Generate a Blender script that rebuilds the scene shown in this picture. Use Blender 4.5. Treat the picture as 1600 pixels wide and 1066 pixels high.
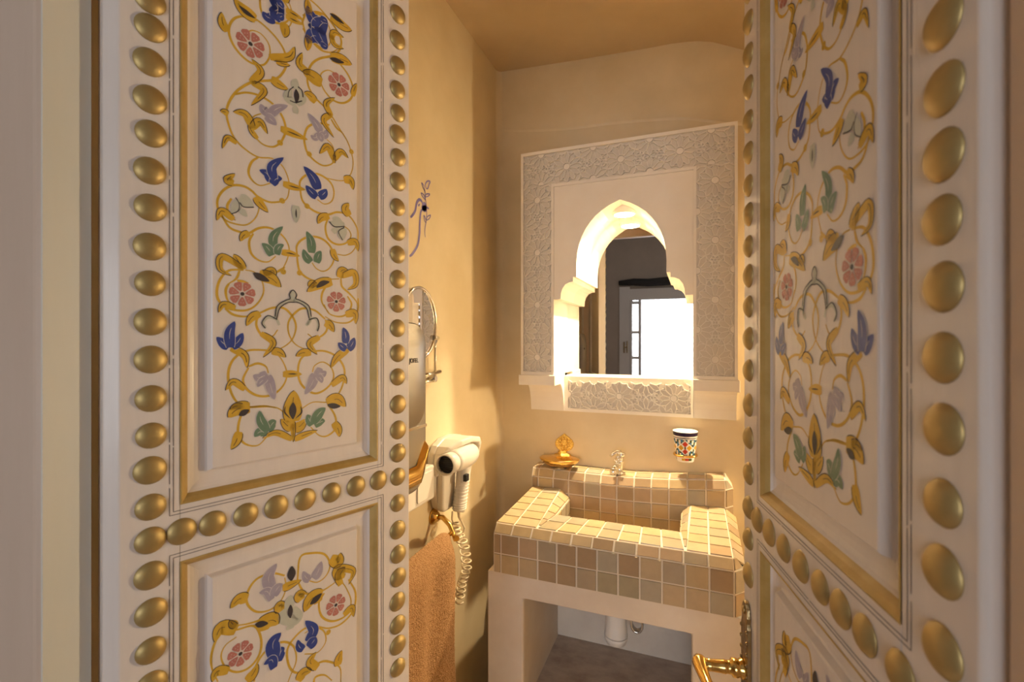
import bpy, bmesh, math, random
from mathutils import Matrix, Vector
random.seed(7)
for o in list(bpy.data.objects): bpy.data.objects.remove(o)
scene = bpy.context.scene
C = bpy.context.collection

# ------------------------------------------------------------------ camera, world, exposure
CAM_H = 1.42
cam = bpy.data.cameras.new('camera')
cam.sensor_fit = 'HORIZONTAL'; cam.sensor_width = 36.0
cam.lens = 732.0 / 1600.0 * 36.0
cam.clip_start = 0.02
cam.dof.use_dof = True; cam.dof.focus_distance = 1.15; cam.dof.aperture_fstop = 6.3
cam_o = bpy.data.objects.new('camera', cam); C.objects.link(cam_o)
cam_o.location = (0, 0, CAM_H); cam_o.rotation_euler = (math.radians(90), 0, math.radians(21.08))
scene.camera = cam_o

WORLD_STRENGTH = 6.0
world = bpy.data.worlds.new('daylight_sky'); scene.world = world; world.use_nodes = True
bg = world.node_tree.nodes['Background']
bg.inputs[0].default_value = (0.90, 0.94, 1.0, 1); bg.inputs[1].default_value = WORLD_STRENGTH

WIN = dict(x0=-0.73, x1=0.75, z0=0.80, z1=1.96, y=-2.5)      # the bedroom window the daylight comes through
pl = bpy.data.lights.new('window_portal', 'AREA'); pl.shape = 'RECTANGLE'
pl.size = WIN['x1'] - WIN['x0']; pl.size_y = WIN['z1'] - WIN['z0']; pl.cycles.is_portal = True
plo = bpy.data.objects.new('window_portal', pl); C.objects.link(plo)
plo.location = ((WIN['x0'] + WIN['x1']) / 2, WIN['y'] - 0.21, (WIN['z0'] + WIN['z1']) / 2)
plo.rotation_euler = (math.radians(90), 0, 0)

LAMP_STRENGTH = 19000.0          # small bulb behind the frosted disc
LAMP_COLOUR = (1.0, 0.80, 0.50)
SCONCE_STRENGTH = 6800.0

vs = scene.view_settings
vs.view_transform = 'Standard'; vs.look = 'None'; vs.exposure = 0.32; vs.gamma = 1.0; vs.use_curve_mapping = False

# ------------------------------------------------------------------ materials
def mat(name, col, rough=0.5, metal=0.0, spec=0.5, var=0.0, vscale=8.0, col2=None, bump=0.0, bscale=60.0, emit=None, estr=0.0,
        coat=0.0, stretch=None, detail=4.0, trans=0.0, ior=1.45):
    m = bpy.data.materials.new(name); m.use_nodes = True
    nt = m.node_tree; b = nt.nodes['Principled BSDF']
    b.inputs['Base Color'].default_value = (*col, 1); b.inputs['Roughness'].default_value = rough
    b.inputs['Metallic'].default_value = metal; b.inputs['Specular IOR Level'].default_value = spec
    b.inputs['IOR'].default_value = ior
    b.inputs['Coat Weight'].default_value = coat; b.inputs['Coat Roughness'].default_value = 0.12
    b.inputs['Transmission Weight'].default_value = trans
    if emit:
        b.inputs['Emission Color'].default_value = (*emit, 1); b.inputs['Emission Strength'].default_value = estr
    if col2 is not None or bump > 0:
        tc = nt.nodes.new('ShaderNodeTexCoord'); mp = nt.nodes.new('ShaderNodeMapping')
        nt.links.new(tc.outputs['Object'], mp.inputs['Vector'])
        if stretch: mp.inputs['Scale'].default_value = stretch
    if col2 is not None:
        n = nt.nodes.new('ShaderNodeTexNoise'); n.inputs['Scale'].default_value = vscale; n.inputs['Detail'].default_value = detail
        n.inputs['Roughness'].default_value = 0.6
        r = nt.nodes.new('ShaderNodeValToRGB'); r.color_ramp.elements[0].position = 0.3; r.color_ramp.elements[1].position = 0.7
        r.color_ramp.elements[0].color = (*col, 1); r.color_ramp.elements[1].color = (*col2, 1)
        nt.links.new(mp.outputs[0], n.inputs['Vector']); nt.links.new(n.outputs['Fac'], r.inputs[0]); nt.links.new(r.outputs[0], b.inputs['Base Color'])
    if bump > 0:
        n2 = nt.nodes.new('ShaderNodeTexNoise'); n2.inputs['Scale'].default_value = bscale; n2.inputs['Detail'].default_value = 3.0
        bp = nt.nodes.new('ShaderNodeBump'); bp.inputs['Strength'].default_value = bump; bp.inputs['Distance'].default_value = 0.004
        nt.links.new(mp.outputs[0], n2.inputs['Vector']); nt.links.new(n2.outputs['Fac'], bp.inputs['Height']); nt.links.new(bp.outputs[0], b.inputs['Normal'])
    return m

M = {}
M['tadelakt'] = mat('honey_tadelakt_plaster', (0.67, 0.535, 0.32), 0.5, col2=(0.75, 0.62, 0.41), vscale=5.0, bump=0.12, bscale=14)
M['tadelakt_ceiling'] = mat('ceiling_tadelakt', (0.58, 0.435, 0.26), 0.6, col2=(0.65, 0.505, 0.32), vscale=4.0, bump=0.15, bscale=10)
M['stand_plaster'] = mat('beige_stand_plaster', (0.67, 0.565, 0.45), 0.6, col2=(0.74, 0.65, 0.54), vscale=9, bump=0.15, bscale=25)
M['niche_plaster'] = mat('pale_niche_plaster', (0.74, 0.66, 0.57), 0.65, col2=(0.83, 0.76, 0.67), vscale=10, bump=0.15, bscale=25)
M['niche_floor'] = mat('brown_niche_floor', (0.34, 0.265, 0.22), 0.6, col2=(0.55, 0.46, 0.39), vscale=14, stretch=(1, 1.6, 1), bump=0.2, bscale=20, detail=6.0)
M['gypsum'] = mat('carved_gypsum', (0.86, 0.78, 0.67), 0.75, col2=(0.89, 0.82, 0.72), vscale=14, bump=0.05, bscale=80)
M['gypsum_shade_ground'] = mat('carved_gypsum_shade_ground', (0.76, 0.68, 0.565), 0.8, bump=0.06, bscale=90)  # same gypsum, darkened: shade between the raised bars put into the colour
M['white_paint'] = mat('white_gloss_door_paint', (0.73, 0.65, 0.59), 0.34, spec=0.4, col2=(0.77, 0.69, 0.63), vscale=10, bump=0.10, bscale=26, stretch=(6, 6, 0.6), coat=0.12)
M['jamb_paint'] = mat('aged_jamb_paint', (0.62, 0.475, 0.365), 0.5, col2=(0.66, 0.515, 0.405), vscale=7, bump=0.1, bscale=20, stretch=(3, 3, 0.5))
M['bed_plaster'] = mat('taupe_bedroom_plaster', (0.46, 0.41, 0.36), 0.8, col2=(0.52, 0.465, 0.41), vscale=4, bump=0.1, bscale=12)
M['reveal_plaster'] = mat('pinkish_reveal_plaster', (0.60, 0.52, 0.45), 0.7, col2=(0.64, 0.56, 0.49), vscale=5, bump=0.06, bscale=20)
M['bed_floor'] = mat('terracotta_floor', (0.40, 0.24, 0.16), 0.5, col2=(0.48, 0.30, 0.20), vscale=6)
M['bed_ceiling'] = mat('bedroom_ceiling_paint', (0.62, 0.58, 0.53), 0.8)
M['gold'] = mat('gold_painted_metal', (0.42, 0.30, 0.115), 0.5, metal=0.7, col2=(0.48, 0.36, 0.16), vscale=30, bump=0.12, bscale=70)
M['gilt'] = mat('gilt_moulding_paint', (0.42, 0.27, 0.07), 0.5, metal=0.25, col2=(0.52, 0.36, 0.13), vscale=25, bump=0.2, bscale=40)
M['ink'] = mat('dark_liner_ink', (0.05, 0.04, 0.045), 0.5)
M['groove'] = mat('dark_groove_line', (0.16, 0.13, 0.12), 0.6)
M['p_gold'] = mat('ochre_paint', (0.60, 0.35, 0.030), 0.4, col2=(0.68, 0.42, 0.055), vscale=60)
M['p_blue'] = mat('ultramarine_paint', (0.028, 0.05, 0.24), 0.4, col2=(0.04, 0.07, 0.30), vscale=80)
M['p_purple'] = mat('lavender_paint', (0.36, 0.31, 0.38), 0.4, col2=(0.42, 0.37, 0.44), vscale=80)
M['p_green'] = mat('sage_green_paint', (0.12, 0.21, 0.13), 0.4, col2=(0.16, 0.25, 0.17), vscale=80)
M['p_grey'] = mat('pale_grey_green_paint', (0.50, 0.50, 0.41), 0.4, col2=(0.56, 0.55, 0.46), vscale=80)
M['p_pink'] = mat('dusty_rose_paint', (0.46, 0.16, 0.13), 0.4, col2=(0.52, 0.20, 0.16), vscale=80)
M['p_white'] = mat('white_vein_paint', (0.72, 0.66, 0.62), 0.4)
M['chrome'] = mat('chrome', (0.85, 0.84, 0.82), 0.08, metal=1.0)
M['mirror'] = mat('mirror_glass', (0.93, 0.93, 0.92), 0.0, metal=1.0)
M['steel'] = mat('brushed_steel', (0.36, 0.34, 0.31), 0.34, metal=1.0, bump=0.06, bscale=40, stretch=(1, 30, 1))
M['brass'] = mat('polished_brass', (0.80, 0.52, 0.16), 0.16, metal=1.0, bump=0.08, bscale=40)
M['brass_old'] = mat('worn_brass', (0.45, 0.31, 0.13), 0.38, metal=1.0, col2=(0.25, 0.19, 0.12), vscale=60, bump=0.4, bscale=120)
M['brass_chased'] = mat('chased_brass', (0.85, 0.55, 0.12), 0.22, metal=1.0, bump=0.8, bscale=220)
M['plastic'] = mat('cream_plastic', (0.78, 0.72, 0.64), 0.3)
M['plastic_white'] = mat('white_pvc', (0.80, 0.80, 0.80), 0.35)
M['black'] = mat('black_plastic', (0.015, 0.015, 0.017), 0.4)
M['cord'] = mat('cream_cord', (0.72, 0.60, 0.42), 0.4)
M['towel'] = mat('terracotta_terry', (0.37, 0.195, 0.085), 0.95, col2=(0.49, 0.285, 0.14), vscale=160, bump=1.0, bscale=420, spec=0.1)
M['grout'] = mat('cream_grout', (0.72, 0.62, 0.48), 0.8, bump=0.1, bscale=120)
TILE = [mat('zellige_%s' % n, c, 0.22, col2=tuple(v * 1.15 for v in c), vscale=30, bump=0.12, bscale=40) for n, c in (
    ('sand', (0.435, 0.326, 0.194)), ('rose', (0.404, 0.285, 0.174)), ('taupe', (0.347, 0.276, 0.186)), ('olive', (0.334, 0.276, 0.174)),
    ('brown', (0.334, 0.232, 0.134)), ('greige', (0.359, 0.307, 0.223)), ('honey', (0.442, 0.323, 0.174)))]
M['c_white'] = mat('cup_white_glaze', (0.82, 0.78, 0.70), 0.2)
M['c_navy'] = mat('cup_navy_glaze', (0.025, 0.015, 0.05), 0.2)
M['c_red'] = mat('cup_red_glaze', (0.60, 0.06, 0.025), 0.2)
M['c_yellow'] = mat('cup_yellow_glaze', (0.65, 0.36, 0.03), 0.2)
M['c_blue'] = mat('cup_blue_glaze', (0.07, 0.19, 0.34), 0.2)
M['c_green'] = mat('cup_green_glaze', (0.06, 0.075, 0.02), 0.2)
M['lamp'] = mat('warm_lamp_bulb', (1, 1, 1), 0.5, emit=LAMP_COLOUR, estr=LAMP_STRENGTH)
M['lamp_glow'] = mat('warm_lamp_disc', (1, 1, 1), 0.5, emit=LAMP_COLOUR, estr=LAMP_STRENGTH / 160)
M['sconce'] = mat('warm_sconce_bulb', (1, 1, 1), 0.5, emit=LAMP_COLOUR, estr=SCONCE_STRENGTH)
M['stop_paint'] = mat('pale_green_grey_stop_paint', (0.68, 0.67, 0.60), 0.5, col2=(0.73, 0.71, 0.64), vscale=7, bump=0.1, bscale=20, stretch=(3, 3, 0.5))
M['bird'] = mat('violet_blue_wall_paint', (0.19, 0.165, 0.42), 0.5)
M['black_wood'] = mat('blackened_beam', (0.03, 0.028, 0.03), 0.45, bump=0.3, bscale=20)
M['frame_grey'] = mat('grey_white_window_paint', (0.82, 0.82, 0.83), 0.45)
M['glass'] = mat('window_glass', (1, 1, 1), 0.0, trans=1.0, ior=1.05)

# ------------------------------------------------------------------ mesh helpers
class MB:
    def __init__(self): self.v = []; self.f = []; self.m = []; self.s = []
    def add(self, verts, faces, mi=0, smooth=False):
        b = len(self.v); self.v += [tuple(p) for p in verts]
        for f in faces: self.f.append(tuple(i + b for i in f)); self.m.append(mi); self.s.append(smooth)
        return self
    def hexa(self, p, mi=0):      # p: 4 bottom + 4 top corners, same order
        return self.add(p, [(3, 2, 1, 0), (4, 5, 6, 7), (0, 1, 5, 4), (1, 2, 6, 5), (2, 3, 7, 6), (3, 0, 4, 7)], mi)
    def box(self, a, b, mi=0):
        (x0, y0, z0), (x1, y1, z1) = a, b
        return self.hexa([(x0, y0, z0), (x1, y0, z0), (x1, y1, z0), (x0, y1, z0), (x0, y0, z1), (x1, y0, z1), (x1, y1, z1), (x0, y1, z1)], mi)
    def bar(self, a, b, w, h, up=(0, 1, 0), mi=0):      # box strip from a to b: width w in the plane, height h along up
        a = Vector(a); b = Vector(b); u = Vector(up); t = (b - a).normalized(); n = t.cross(u).normalized() * (w / 2); u = u * h
        return self.hexa([a - n, b - n, b + n, a + n, a - n + u, b - n + u, b + n + u, a + n + u], mi)
    def tube(self, path, r, n=10, mi=0, caps=True, closed=False):
        P = [Vector(p) for p in path]; k = len(P); rr = r if isinstance(r, (list, tuple)) else [r] * k
        base = len(self.v); prev = None
        for i in range(k):
            if closed: t = (P[(i + 1) % k] - P[i - 1]).normalized()
            else: t = (P[min(i + 1, k - 1)] - P[max(i - 1, 0)]).normalized()
            if prev is None:
                prev = t.orthogonal().normalized()
            u = (prev - t * prev.dot(t)).normalized(); prev = u; w = t.cross(u)
            for j in range(n):
                a = 2 * math.pi * j / n; self.v.append(tuple(P[i] + (u * math.cos(a) + w * math.sin(a)) * rr[i]))
        for i in range(k if closed else k - 1):
            i2 = (i + 1) % k
            for j in range(n):
                j2 = (j + 1) % n
                self.f.append((base + i * n + j, base + i * n + j2, base + i2 * n + j2, base + i2 * n + j)); self.m.append(mi); self.s.append(True)
        if caps and not closed:
            self.f.append(tuple(base + j for j in range(n))[::-1]); self.m.append(mi); self.s.append(False)
            self.f.append(tuple(base + (k - 1) * n + j for j in range(n))); self.m.append(mi); self.s.append(False)
        return self
    def lathe(self, prof, c=(0, 0, 0), axis='z', n=32, mi=0, sx=1.0, mfun=None):
        base = len(self.v); k = len(prof); c = Vector(c)
        for (r, h) in prof:
            for j in range(n):
                a = 2 * math.pi * j / n; p = (r * math.cos(a) * sx, r * math.sin(a), h)
                if axis == 'x': p = (h, p[0], p[1])
                elif axis == 'y': p = (p[0], h, p[1])
                elif not isinstance(axis, str): p = axis @ Vector(p)
                self.v.append(tuple(c + Vector(p)))
        for i in range(k - 1):
            for j in range(n):
                j2 = (j + 1) % n
                self.f.append((base + i * n + j, base + i * n + j2, base + (i + 1) * n + j2, base + (i + 1) * n + j))
                self.m.append(mfun(i, j) if mfun else mi); self.s.append(True)
        for i in (0, k - 1):
            if prof[i][0] > 1e-5:
                self.f.append(tuple(base + i * n + j for j in range(n))); self.m.append(mfun(i if i == 0 else i - 1, 0) if mfun else mi); self.s.append(False)
        return self
    def prism(self, poly, a, b, f, mi=0):               # polygon (2D) swept from a to b; f(u, v, t) -> point
        n = len(poly); base = len(self.v)
        self.v += [tuple(f(u, v, a)) for u, v in poly] + [tuple(f(u, v, b)) for u, v in poly]
        self.f.append(tuple(range(base, base + n))[::-1]); self.f.append(tuple(range(base + n, base + 2 * n))); self.m += [mi, mi]; self.s += [False, False]
        for i in range(n):
            j = (i + 1) % n; self.f.append((base + i, base + j, base + n + j, base + n + i)); self.m.append(mi); self.s.append(False)
        return self
    def mesh(self, name, mats, fix=True, merge=False):
        me = bpy.data.meshes.new(name); me.from_pydata(self.v, [], self.f)
        for mt in mats: me.materials.append(mt)
        for p, mi, s in zip(me.polygons, self.m, self.s): p.material_index = mi; p.use_smooth = s
        if fix:
            bm = bmesh.new(); bm.from_mesh(me)
            if merge: bmesh.ops.remove_doubles(bm, verts=bm.verts, dist=1e-5)
            bmesh.ops.recalc_face_normals(bm, faces=bm.faces); bm.to_mesh(me); bm.free()
        return me

def pm(root):      # the parent's world matrix from its own transform (one or two levels)
    m = Matrix.LocRotScale(root.location, root.rotation_euler, None)
    return m
def link(name, me, parent=None, local=False, **props):
    o = bpy.data.objects.new(name, me); C.objects.link(o)
    if parent:
        o.parent = parent
        if not local:
            top = parent
            while top.parent: top = top.parent
            if top is parent: o.matrix_parent_inverse = pm(top).inverted()
            else: o.matrix_parent_inverse = Matrix.Identity(4)
    for k, v in props.items(): o[k] = v
    return o
def obj(name, mb, mats, parent=None, local=False, fix=True, bevel=0.0, seg=2, merge=False, **props):
    mats = mats if isinstance(mats, (list, tuple)) else [mats]
    o = link(name, mb.mesh(name, mats, fix, merge), parent, local, **props)
    if bevel > 0:
        b = o.modifiers.new('soft_edges', 'BEVEL'); b.width = bevel; b.segments = seg; b.limit_method = 'ANGLE'; b.angle_limit = math.radians(35)
    return o
def thing(name, loc, label, cat, rz=0.0, group=None):
    e = bpy.data.objects.new(name, None); C.objects.link(e); e.location = loc; e.rotation_euler = (0, 0, rz); e.empty_display_size = 0.05
    e['label'] = label; e['category'] = cat
    if group: e['group'] = group
    return e
def rounded(x0, y0, x1, y1, r, n=6):
    p = []
    for cx, cy, a0 in ((x1 - r, y1 - r, 0), (x0 + r, y1 - r, 90), (x0 + r, y0 + r, 180), (x1 - r, y0 + r, 270)):
        for k in range(n + 1):
            a = math.radians(a0 + 90 * k / n); p.append((cx + r * math.cos(a), cy + r * math.sin(a)))
    return p
def catmull(P, n=6):
    if len(P) < 3:
        (x0, y0), (x1, y1) = P[0], P[-1]
        return [(x0 + (x1 - x0) * k / n, y0 + (y1 - y0) * k / n) for k in range(n + 1)]
    Q = [tuple(2 * a - b for a, b in zip(P[0], P[1]))] + list(P) + [tuple(2 * a - b for a, b in zip(P[-1], P[-2]))]
    out = []
    for i in range(1, len(Q) - 2):
        for k in range(n):
            t = k / n
            out.append(tuple(0.5 * (2 * b + (c - a) * t + (2 * a - 5 * b + 4 * c - d) * t * t + (3 * b - a - 3 * c + d) * t ** 3)
                             for a, b, c, d in zip(Q[i - 1], Q[i], Q[i + 1], Q[i + 2])))
    out.append(tuple(P[-1])); return out
def ribbon(mb, P, wf, f, h, mi=0):     # flat painted stroke: 2D path, width function of t, f(u, v, h) -> point
    L = []; R = []; n = len(P)
    for i, p in enumerate(P):
        a = P[max(i - 1, 0)]; b = P[min(i + 1, n - 1)]; dx, dy = b[0] - a[0], b[1] - a[1]; l = math.hypot(dx, dy) or 1e-9
        w = max(wf(i / (n - 1)), 1e-5) / 2; L.append(f(p[0] - dy / l * w, p[1] + dx / l * w, h)); R.append(f(p[0] + dy / l * w, p[1] - dx / l * w, h))
    mb.add(L + R, [(i, i + 1, n + i + 1, n + i) for i in range(n - 1)], mi)

# ------------------------------------------------------------------ the setting
LX, RX, BY, FY = -0.714, 1.35, 1.70, 0.335          # bathroom: left wall, right wall, back wall, door wall (inner face)
def struct(name, mb, m, **k):
    o = obj(name, mb, m, **k); o['kind'] = 'structure'; return o
def ceil_z(x):
    pts = [(-0.80, 2.480), (-0.714, 2.476), (-0.40, 2.456), (-0.17, 2.444), (-0.07, 2.441), (0.0, 2.434), (0.06, 2.418), (0.16, 2.367), (0.30, 2.31), (0.46, 2.27), (0.75, 2.22), (1.6, 2.18)]
    for (a, za), (b, zb) in zip(pts, pts[1:]):
        if x <= b: return za + (zb - za) * (x - a) / (b - a)
    return pts[-1][1]
mb = MB(); xs = [-0.80 + 0.0225 * i for i in range(105)]; ys = [FY - 0.02, 0.7, 1.1, 1.45, 1.6, 1.72]
vv = [(x, y, ceil_z(x)) for y in ys for x in xs] + [(x, y, 2.56) for y in ys for x in xs]
nx = len(xs); off = nx * len(ys); ff = []
for j in range(len(ys) - 1):
    for i in range(nx - 1):
        a = j * nx + i; ff += [(a, a + 1, a + nx + 1, a + nx), (off + a, off + a + nx, off + a + nx + 1, off + a + 1)]
mb.add(vv, ff, 0, True)
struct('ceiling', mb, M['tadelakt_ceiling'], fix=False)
# left wall with a softly rounded corner to the back wall
mb = MB(); mb.box((LX - 0.15, FY, 0), (LX, BY + 0.15, 2.56))
wall_left = struct('wall_left', mb, M['tadelakt'])
mb = MB(); r = 0.03; arc = [(LX - 0.004, BY + 0.004)] + [(LX + r - r * math.sin(a), BY - r + r * math.cos(a)) for a in [math.pi / 2 * (1 - k / 6) for k in range(7)]]
mb.prism(arc, 0, 2.474, lambda u, v, t: (u, v, t)); struct('trim_1', mb, M['tadelakt'])
# back wall: built around the opening that takes the mirror niche
HX0, HX1, HZ0, HZ1 = -0.556, 0.115, 1.28, 2.06
mb = MB()
mb.box((LX - 0.15, BY, 0), (HX0, BY + 0.2, 2.56)); mb.box((HX1, BY, 0), (RX + 0.15, BY + 0.2, 2.56))
mb.box((HX0, BY, 0), (HX1, BY + 0.2, HZ0)); mb.box((HX0, BY, HZ1), (HX1, BY + 0.2, 2.56)); mb.box((HX0, BY + 0.10, HZ0), (HX1, BY + 0.2, HZ1))
wall_back = struct('wall_back', mb, M['tadelakt'])
# sheet added on the upper part; its wavy edge stands for a shadow line
low = catmull([(-0.715, 2.243), (-0.60, 2.222), (-0.43, 2.203), (-0.27, 2.196), (-0.13, 2.184), (-0.02, 2.170), (0.10, 2.135), (0.22, 2.11), (0.34, 2.10), (0.7, 2.08), (1.05, 2.07), (1.4, 2.06)], 5)
mb = MB(); n = len(low)
mb.add([(x, BY - 0.0025, z + 0.010) for x, z in low] + [(x, BY - 0.0025, 2.56) for x, z in low] + [(x, BY + 0.001, z - 0.002) for x, z in low],
       [(i, i + 1, n + i + 1, n + i) for i in range(n - 1)] + [(i, 2 * n + i, 2 * n + i + 1, i + 1) for i in range(n - 1)], 0, False)
obj('shadow_edge_sheet', mb, M['tadelakt'], wall_back, local=True, fix=False)
mb = MB(); mb.box((RX, FY, 0), (RX + 0.15, BY + 0.2, 2.56)); struct('wall_right', mb, M['tadelakt'])
mb = MB(); mb.box((LX - 0.15, 0.292, -0.1), (RX + 0.15, BY + 0.2, 0.0)); struct('floor', mb, M['tadelakt_ceiling'])
# door wall between bedroom and bathroom, with the doorway
DX0, DX1, DTOP = -0.70, 0.225, 2.17
mb = MB()
mb.box((-2.4, 0.292, 0), (DX0, FY, 2.85)); mb.box((DX1, 0.292, 0), (2.2, FY, 2.85)); mb.box((DX0, 0.292, DTOP), (DX1, FY, 2.85))
struct('wall_front', mb, M['reveal_plaster'])
# door frame: two posts and a header
fr = MB(); fr.box((DX0 - 0.09, 0.284, 0), (-0.6525, FY - 0.003, DTOP)); o = struct('trim_2', fr, M['jamb_paint'], bevel=0.008, seg=3)
fr = MB(); fr.box((0.163, 0.285, 0), (DX1 + 0.05, 0.3435, DTOP)); o = struct('trim_3', fr, M['jamb_paint'], bevel=0.006, seg=3)
fr = MB(); fr.box((-0.6527, 0.2875, 0), (-0.650, FY - 0.004, 2.112)); struct('trim_5', fr, M['stop_paint'])
fr = MB(); fr.box((-0.6525, 0.286, 2.112), (0.1585, FY - 0.003, DTOP)); struct('trim_4', fr, M['jamb_paint'], bevel=0.006)
# bedroom shell behind the camera
B0, B1, BYW, BZ = -2.4, 2.2, -2.5, 2.85
mb = MB(); mb.box((B0 - 0.1, BYW, -0.1), (B1 + 0.1, 0.292, 0)); struct('floor_bedroom', mb, M['bed_floor'])
mb = MB(); mb.box((B0 - 0.1, BYW - 0.2, BZ), (B1 + 0.1, FY, BZ + 0.1)); struct('ceiling_bedroom', mb, M['bed_ceiling'])
mb = MB(); mb.box((B0 - 0.1, BYW - 0.2, 0), (B0, 0.292, BZ)); struct('wall_bedroom_left', mb, M['bed_plaster'])
mb = MB(); mb.box((B1, BYW - 0.2, 0), (B1 + 0.1, 0.292, BZ)); struct('wall_bedroom_right', mb, M['bed_plaster'])
mb = MB(); W = WIN; y0, y1 = BYW - 0.2, BYW
mb.box((B0, y0, 0), (W['x0'], y1, BZ)); mb.box((W['x1'], y0, 0), (B1, y1, BZ)); mb.box((W['x0'], y0, 0), (W['x1'], y1, W['z0'])); mb.box((W['x0'], y0, W['z1']), (W['x1'], y1, BZ))
struct('wall_bedroom_window', mb, M['bed_plaster'])
# the window: frame, side light of three panes, transom; the big casement stands open
win = bpy.data.objects.new('window_1', None); C.objects.link(win); win.location = (0, BYW - 0.1, W['z0']); win['kind'] = 'structure'
yf0, yf1 = BYW - 0.06, BYW + 0.02
mb = MB()
mb.box((W['x0'] - 0.03, yf0, W['z1'] - 0.03), (W['x1'] + 0.05, yf1 + 0.01, W['z1'] + 0.11)); mb.box((W['x1'] - 0.02, yf0, W['z0']), (W['x1'] + 0.05, yf1, W['z1'] - 0.03)); mb.box((W['x0'], yf0, W['z0']), (W['x1'], yf1, W['z0'] + 0.03))
obj('window_frame', mb, M['frame_grey'], win, bevel=0.004)
sx0, sx1 = W['x0'], W['x0'] + 0.135
mb = MB(); mb.box((sx0, yf0, W['z0'] + 0.03), (sx0 + 0.025, yf1, W['z1'] - 0.03)); mb.box((sx1 - 0.035, yf0, W['z0'] + 0.03), (sx1, yf1, W['z1'] - 0.03))
zb = [0.83, 1.21, 1.53, 1.90]
for z in (1.21, 1.53, 1.90): mb.box((sx0 + 0.025, yf0 + 0.01, z - 0.018), (sx1 - 0.035, yf1 - 0.01, z + 0.018))
obj('sash', mb, M['frame_grey'], win)
for za, zc in zip(zb, zb[1:]):
    mb = MB(); mb.box((sx0 + 0.025, BYW - 0.022, za + 0.018), (sx1 - 0.035, BYW - 0.018, zc - 0.018)); obj('pane', mb, M['glass'], win)
sh = thing('window_shutter', (-0.80, BYW + 0.02, 0.78), 'grey painted shutter with a latch beside the bright bedroom window in the mirror', 'shutter')
mb = MB(); mb.box((-0.862, BYW + 0.003, 0.78), (W['x0'] - 0.004, BYW + 0.028, 2.10)); obj('panel', mb, M['frame_grey'], sh, bevel=0.003)
mb = MB()
mb.tube([(-0.80, BYW + 0.05, 1.27), (-0.80, BYW + 0.05, 1.41)], 0.008, 8); mb.tube([(-0.765, BYW + 0.04, 1.27), (-0.765, BYW + 0.04, 1.42)], 0.006, 8)
mb.tube([(-0.80, BYW + 0.05, 1.34), (-0.765, BYW + 0.04, 1.345)], 0.006, 8); mb.tube([(-0.80, BYW + 0.025, 1.34), (-0.80, BYW + 0.05, 1.34)], 0.006, 8)
obj('latch', mb, M['brass_old'], sh)
mb = MB(); P = [(-0.87 + 0.18 * k, BYW + 0.015, 2.15 + 0.008 * math.sin(k * 2.1)) for k in range(11)]; mb.tube(P, [0.030, 0.045] + [0.047 + 0.004 * math.sin(k) for k in range(9)], 10)
o = obj('lintel_beam', mb, M['black_wood']); o['label'] = 'rough blackened wooden lintel over the bedroom window in the mirror'; o['category'] = 'beam'

# ------------------------------------------------------------------ washbasin stand (plaster, with an open niche)
st = thing('washbasin_stand', (-0.23, 1.50, 0.0), 'beige plaster washbasin stand with an open niche under the tiles', 'stand')
SX0, SX1, SY, STOP = -0.585, 0.133, 1.308, 0.722
BYS = BY - 0.0015
NX0, NX1, NZ0, NZ1 = -0.468, -0.003, 0.325, 0.655
ring = [(SX0, 0), (SX0, STOP), (SX1, STOP), (SX1, 0)]
mb = MB(); ou = [(SX0, 0), (SX1, 0), (SX1, STOP), (SX0, STOP)]; inn = [(NX0, NZ0), (NX1, NZ0), (NX1, NZ1), (NX0, NZ1)]
for k in range(4):
    a, b, c_, d_ = ou[k], ou[(k + 1) % 4], inn[(k + 1) % 4], inn[k]
    mb.add([(u, SY, v) for u, v in (a, b, c_, d_)], [(0, 1, 2, 3)]); mb.add([(u, BYS, v) for u, v in (a, b, c_, d_)], [(0, 1, 2, 3)])
    mb.add([(a[0], SY, a[1]), (b[0], SY, b[1]), (b[0], BYS, b[1]), (a[0], BYS, a[1])], [(0, 1, 2, 3)])
    mb.add([(d_[0], SY, d_[1]), (c_[0], SY, c_[1]), (c_[0], BYS, c_[1]), (d_[0], BYS, d_[1])], [(0, 1, 2, 3)])
o = obj('plaster_body', mb, M['stand_plaster'], st, merge=True, bevel=0.009, seg=3)
mb = MB(); mb.box((NX0 - 0.002, BY - 0.012, NZ0 - 0.002), (NX1 + 0.002, BY - 0.002, NZ1 + 0.002)); obj('niche_back', mb, M['niche_plaster'], st)
mb = MB(); mb.box((NX0 + 0.001, SY + 0.012, NZ0), (NX1 - 0.001, BY - 0.012, NZ0 + 0.004)); obj('niche_floor', mb, M['niche_floor'], st)
p = thing('drain_pipe', (-0.226, 1.50, 0.46), 'white plastic drain trap hanging inside the niche under the basin', 'pipe')
mb = MB(); mb.lathe([(0.031, 0.654), (0.031, 0.56), (0.034, 0.52), (0.036, 0.497), (0.037, 0.494)], (-0.226, 1.50, 0), n=28); obj('trap', mb, M['plastic_white'], p)
mb = MB(); mb.lathe([(0.0355, 0.4945), (0.0355, 0.4925)], (-0.226, 1.50, 0), n=28); obj('seam_ring', mb, M['groove'], p)
mb = MB(); mb.lathe([(0.037, 0.4925), (0.036, 0.484), (0.031, 0.470), (0.018, 0.463), (0.0, 0.462)], (-0.226, 1.50, 0), n=28); obj('cap', mb, M['plastic_white'], p)
mb = MB()
for k in range(4): mb.tube([(-0.172 + 0.018 * math.cos(a), 1.592 + 0.006 * k + 0.004 * math.sin(a), 0.483 + 0.024 * math.sin(a)) for a in [2 * math.pi * j / 20 for j in range(20)]], 0.004, 8, closed=True)
mb.tube([(-0.155, 1.60, 0.49), (-0.155, 1.61, 0.56), (-0.155, 1.62, 0.653)], 0.009, 8)
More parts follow.
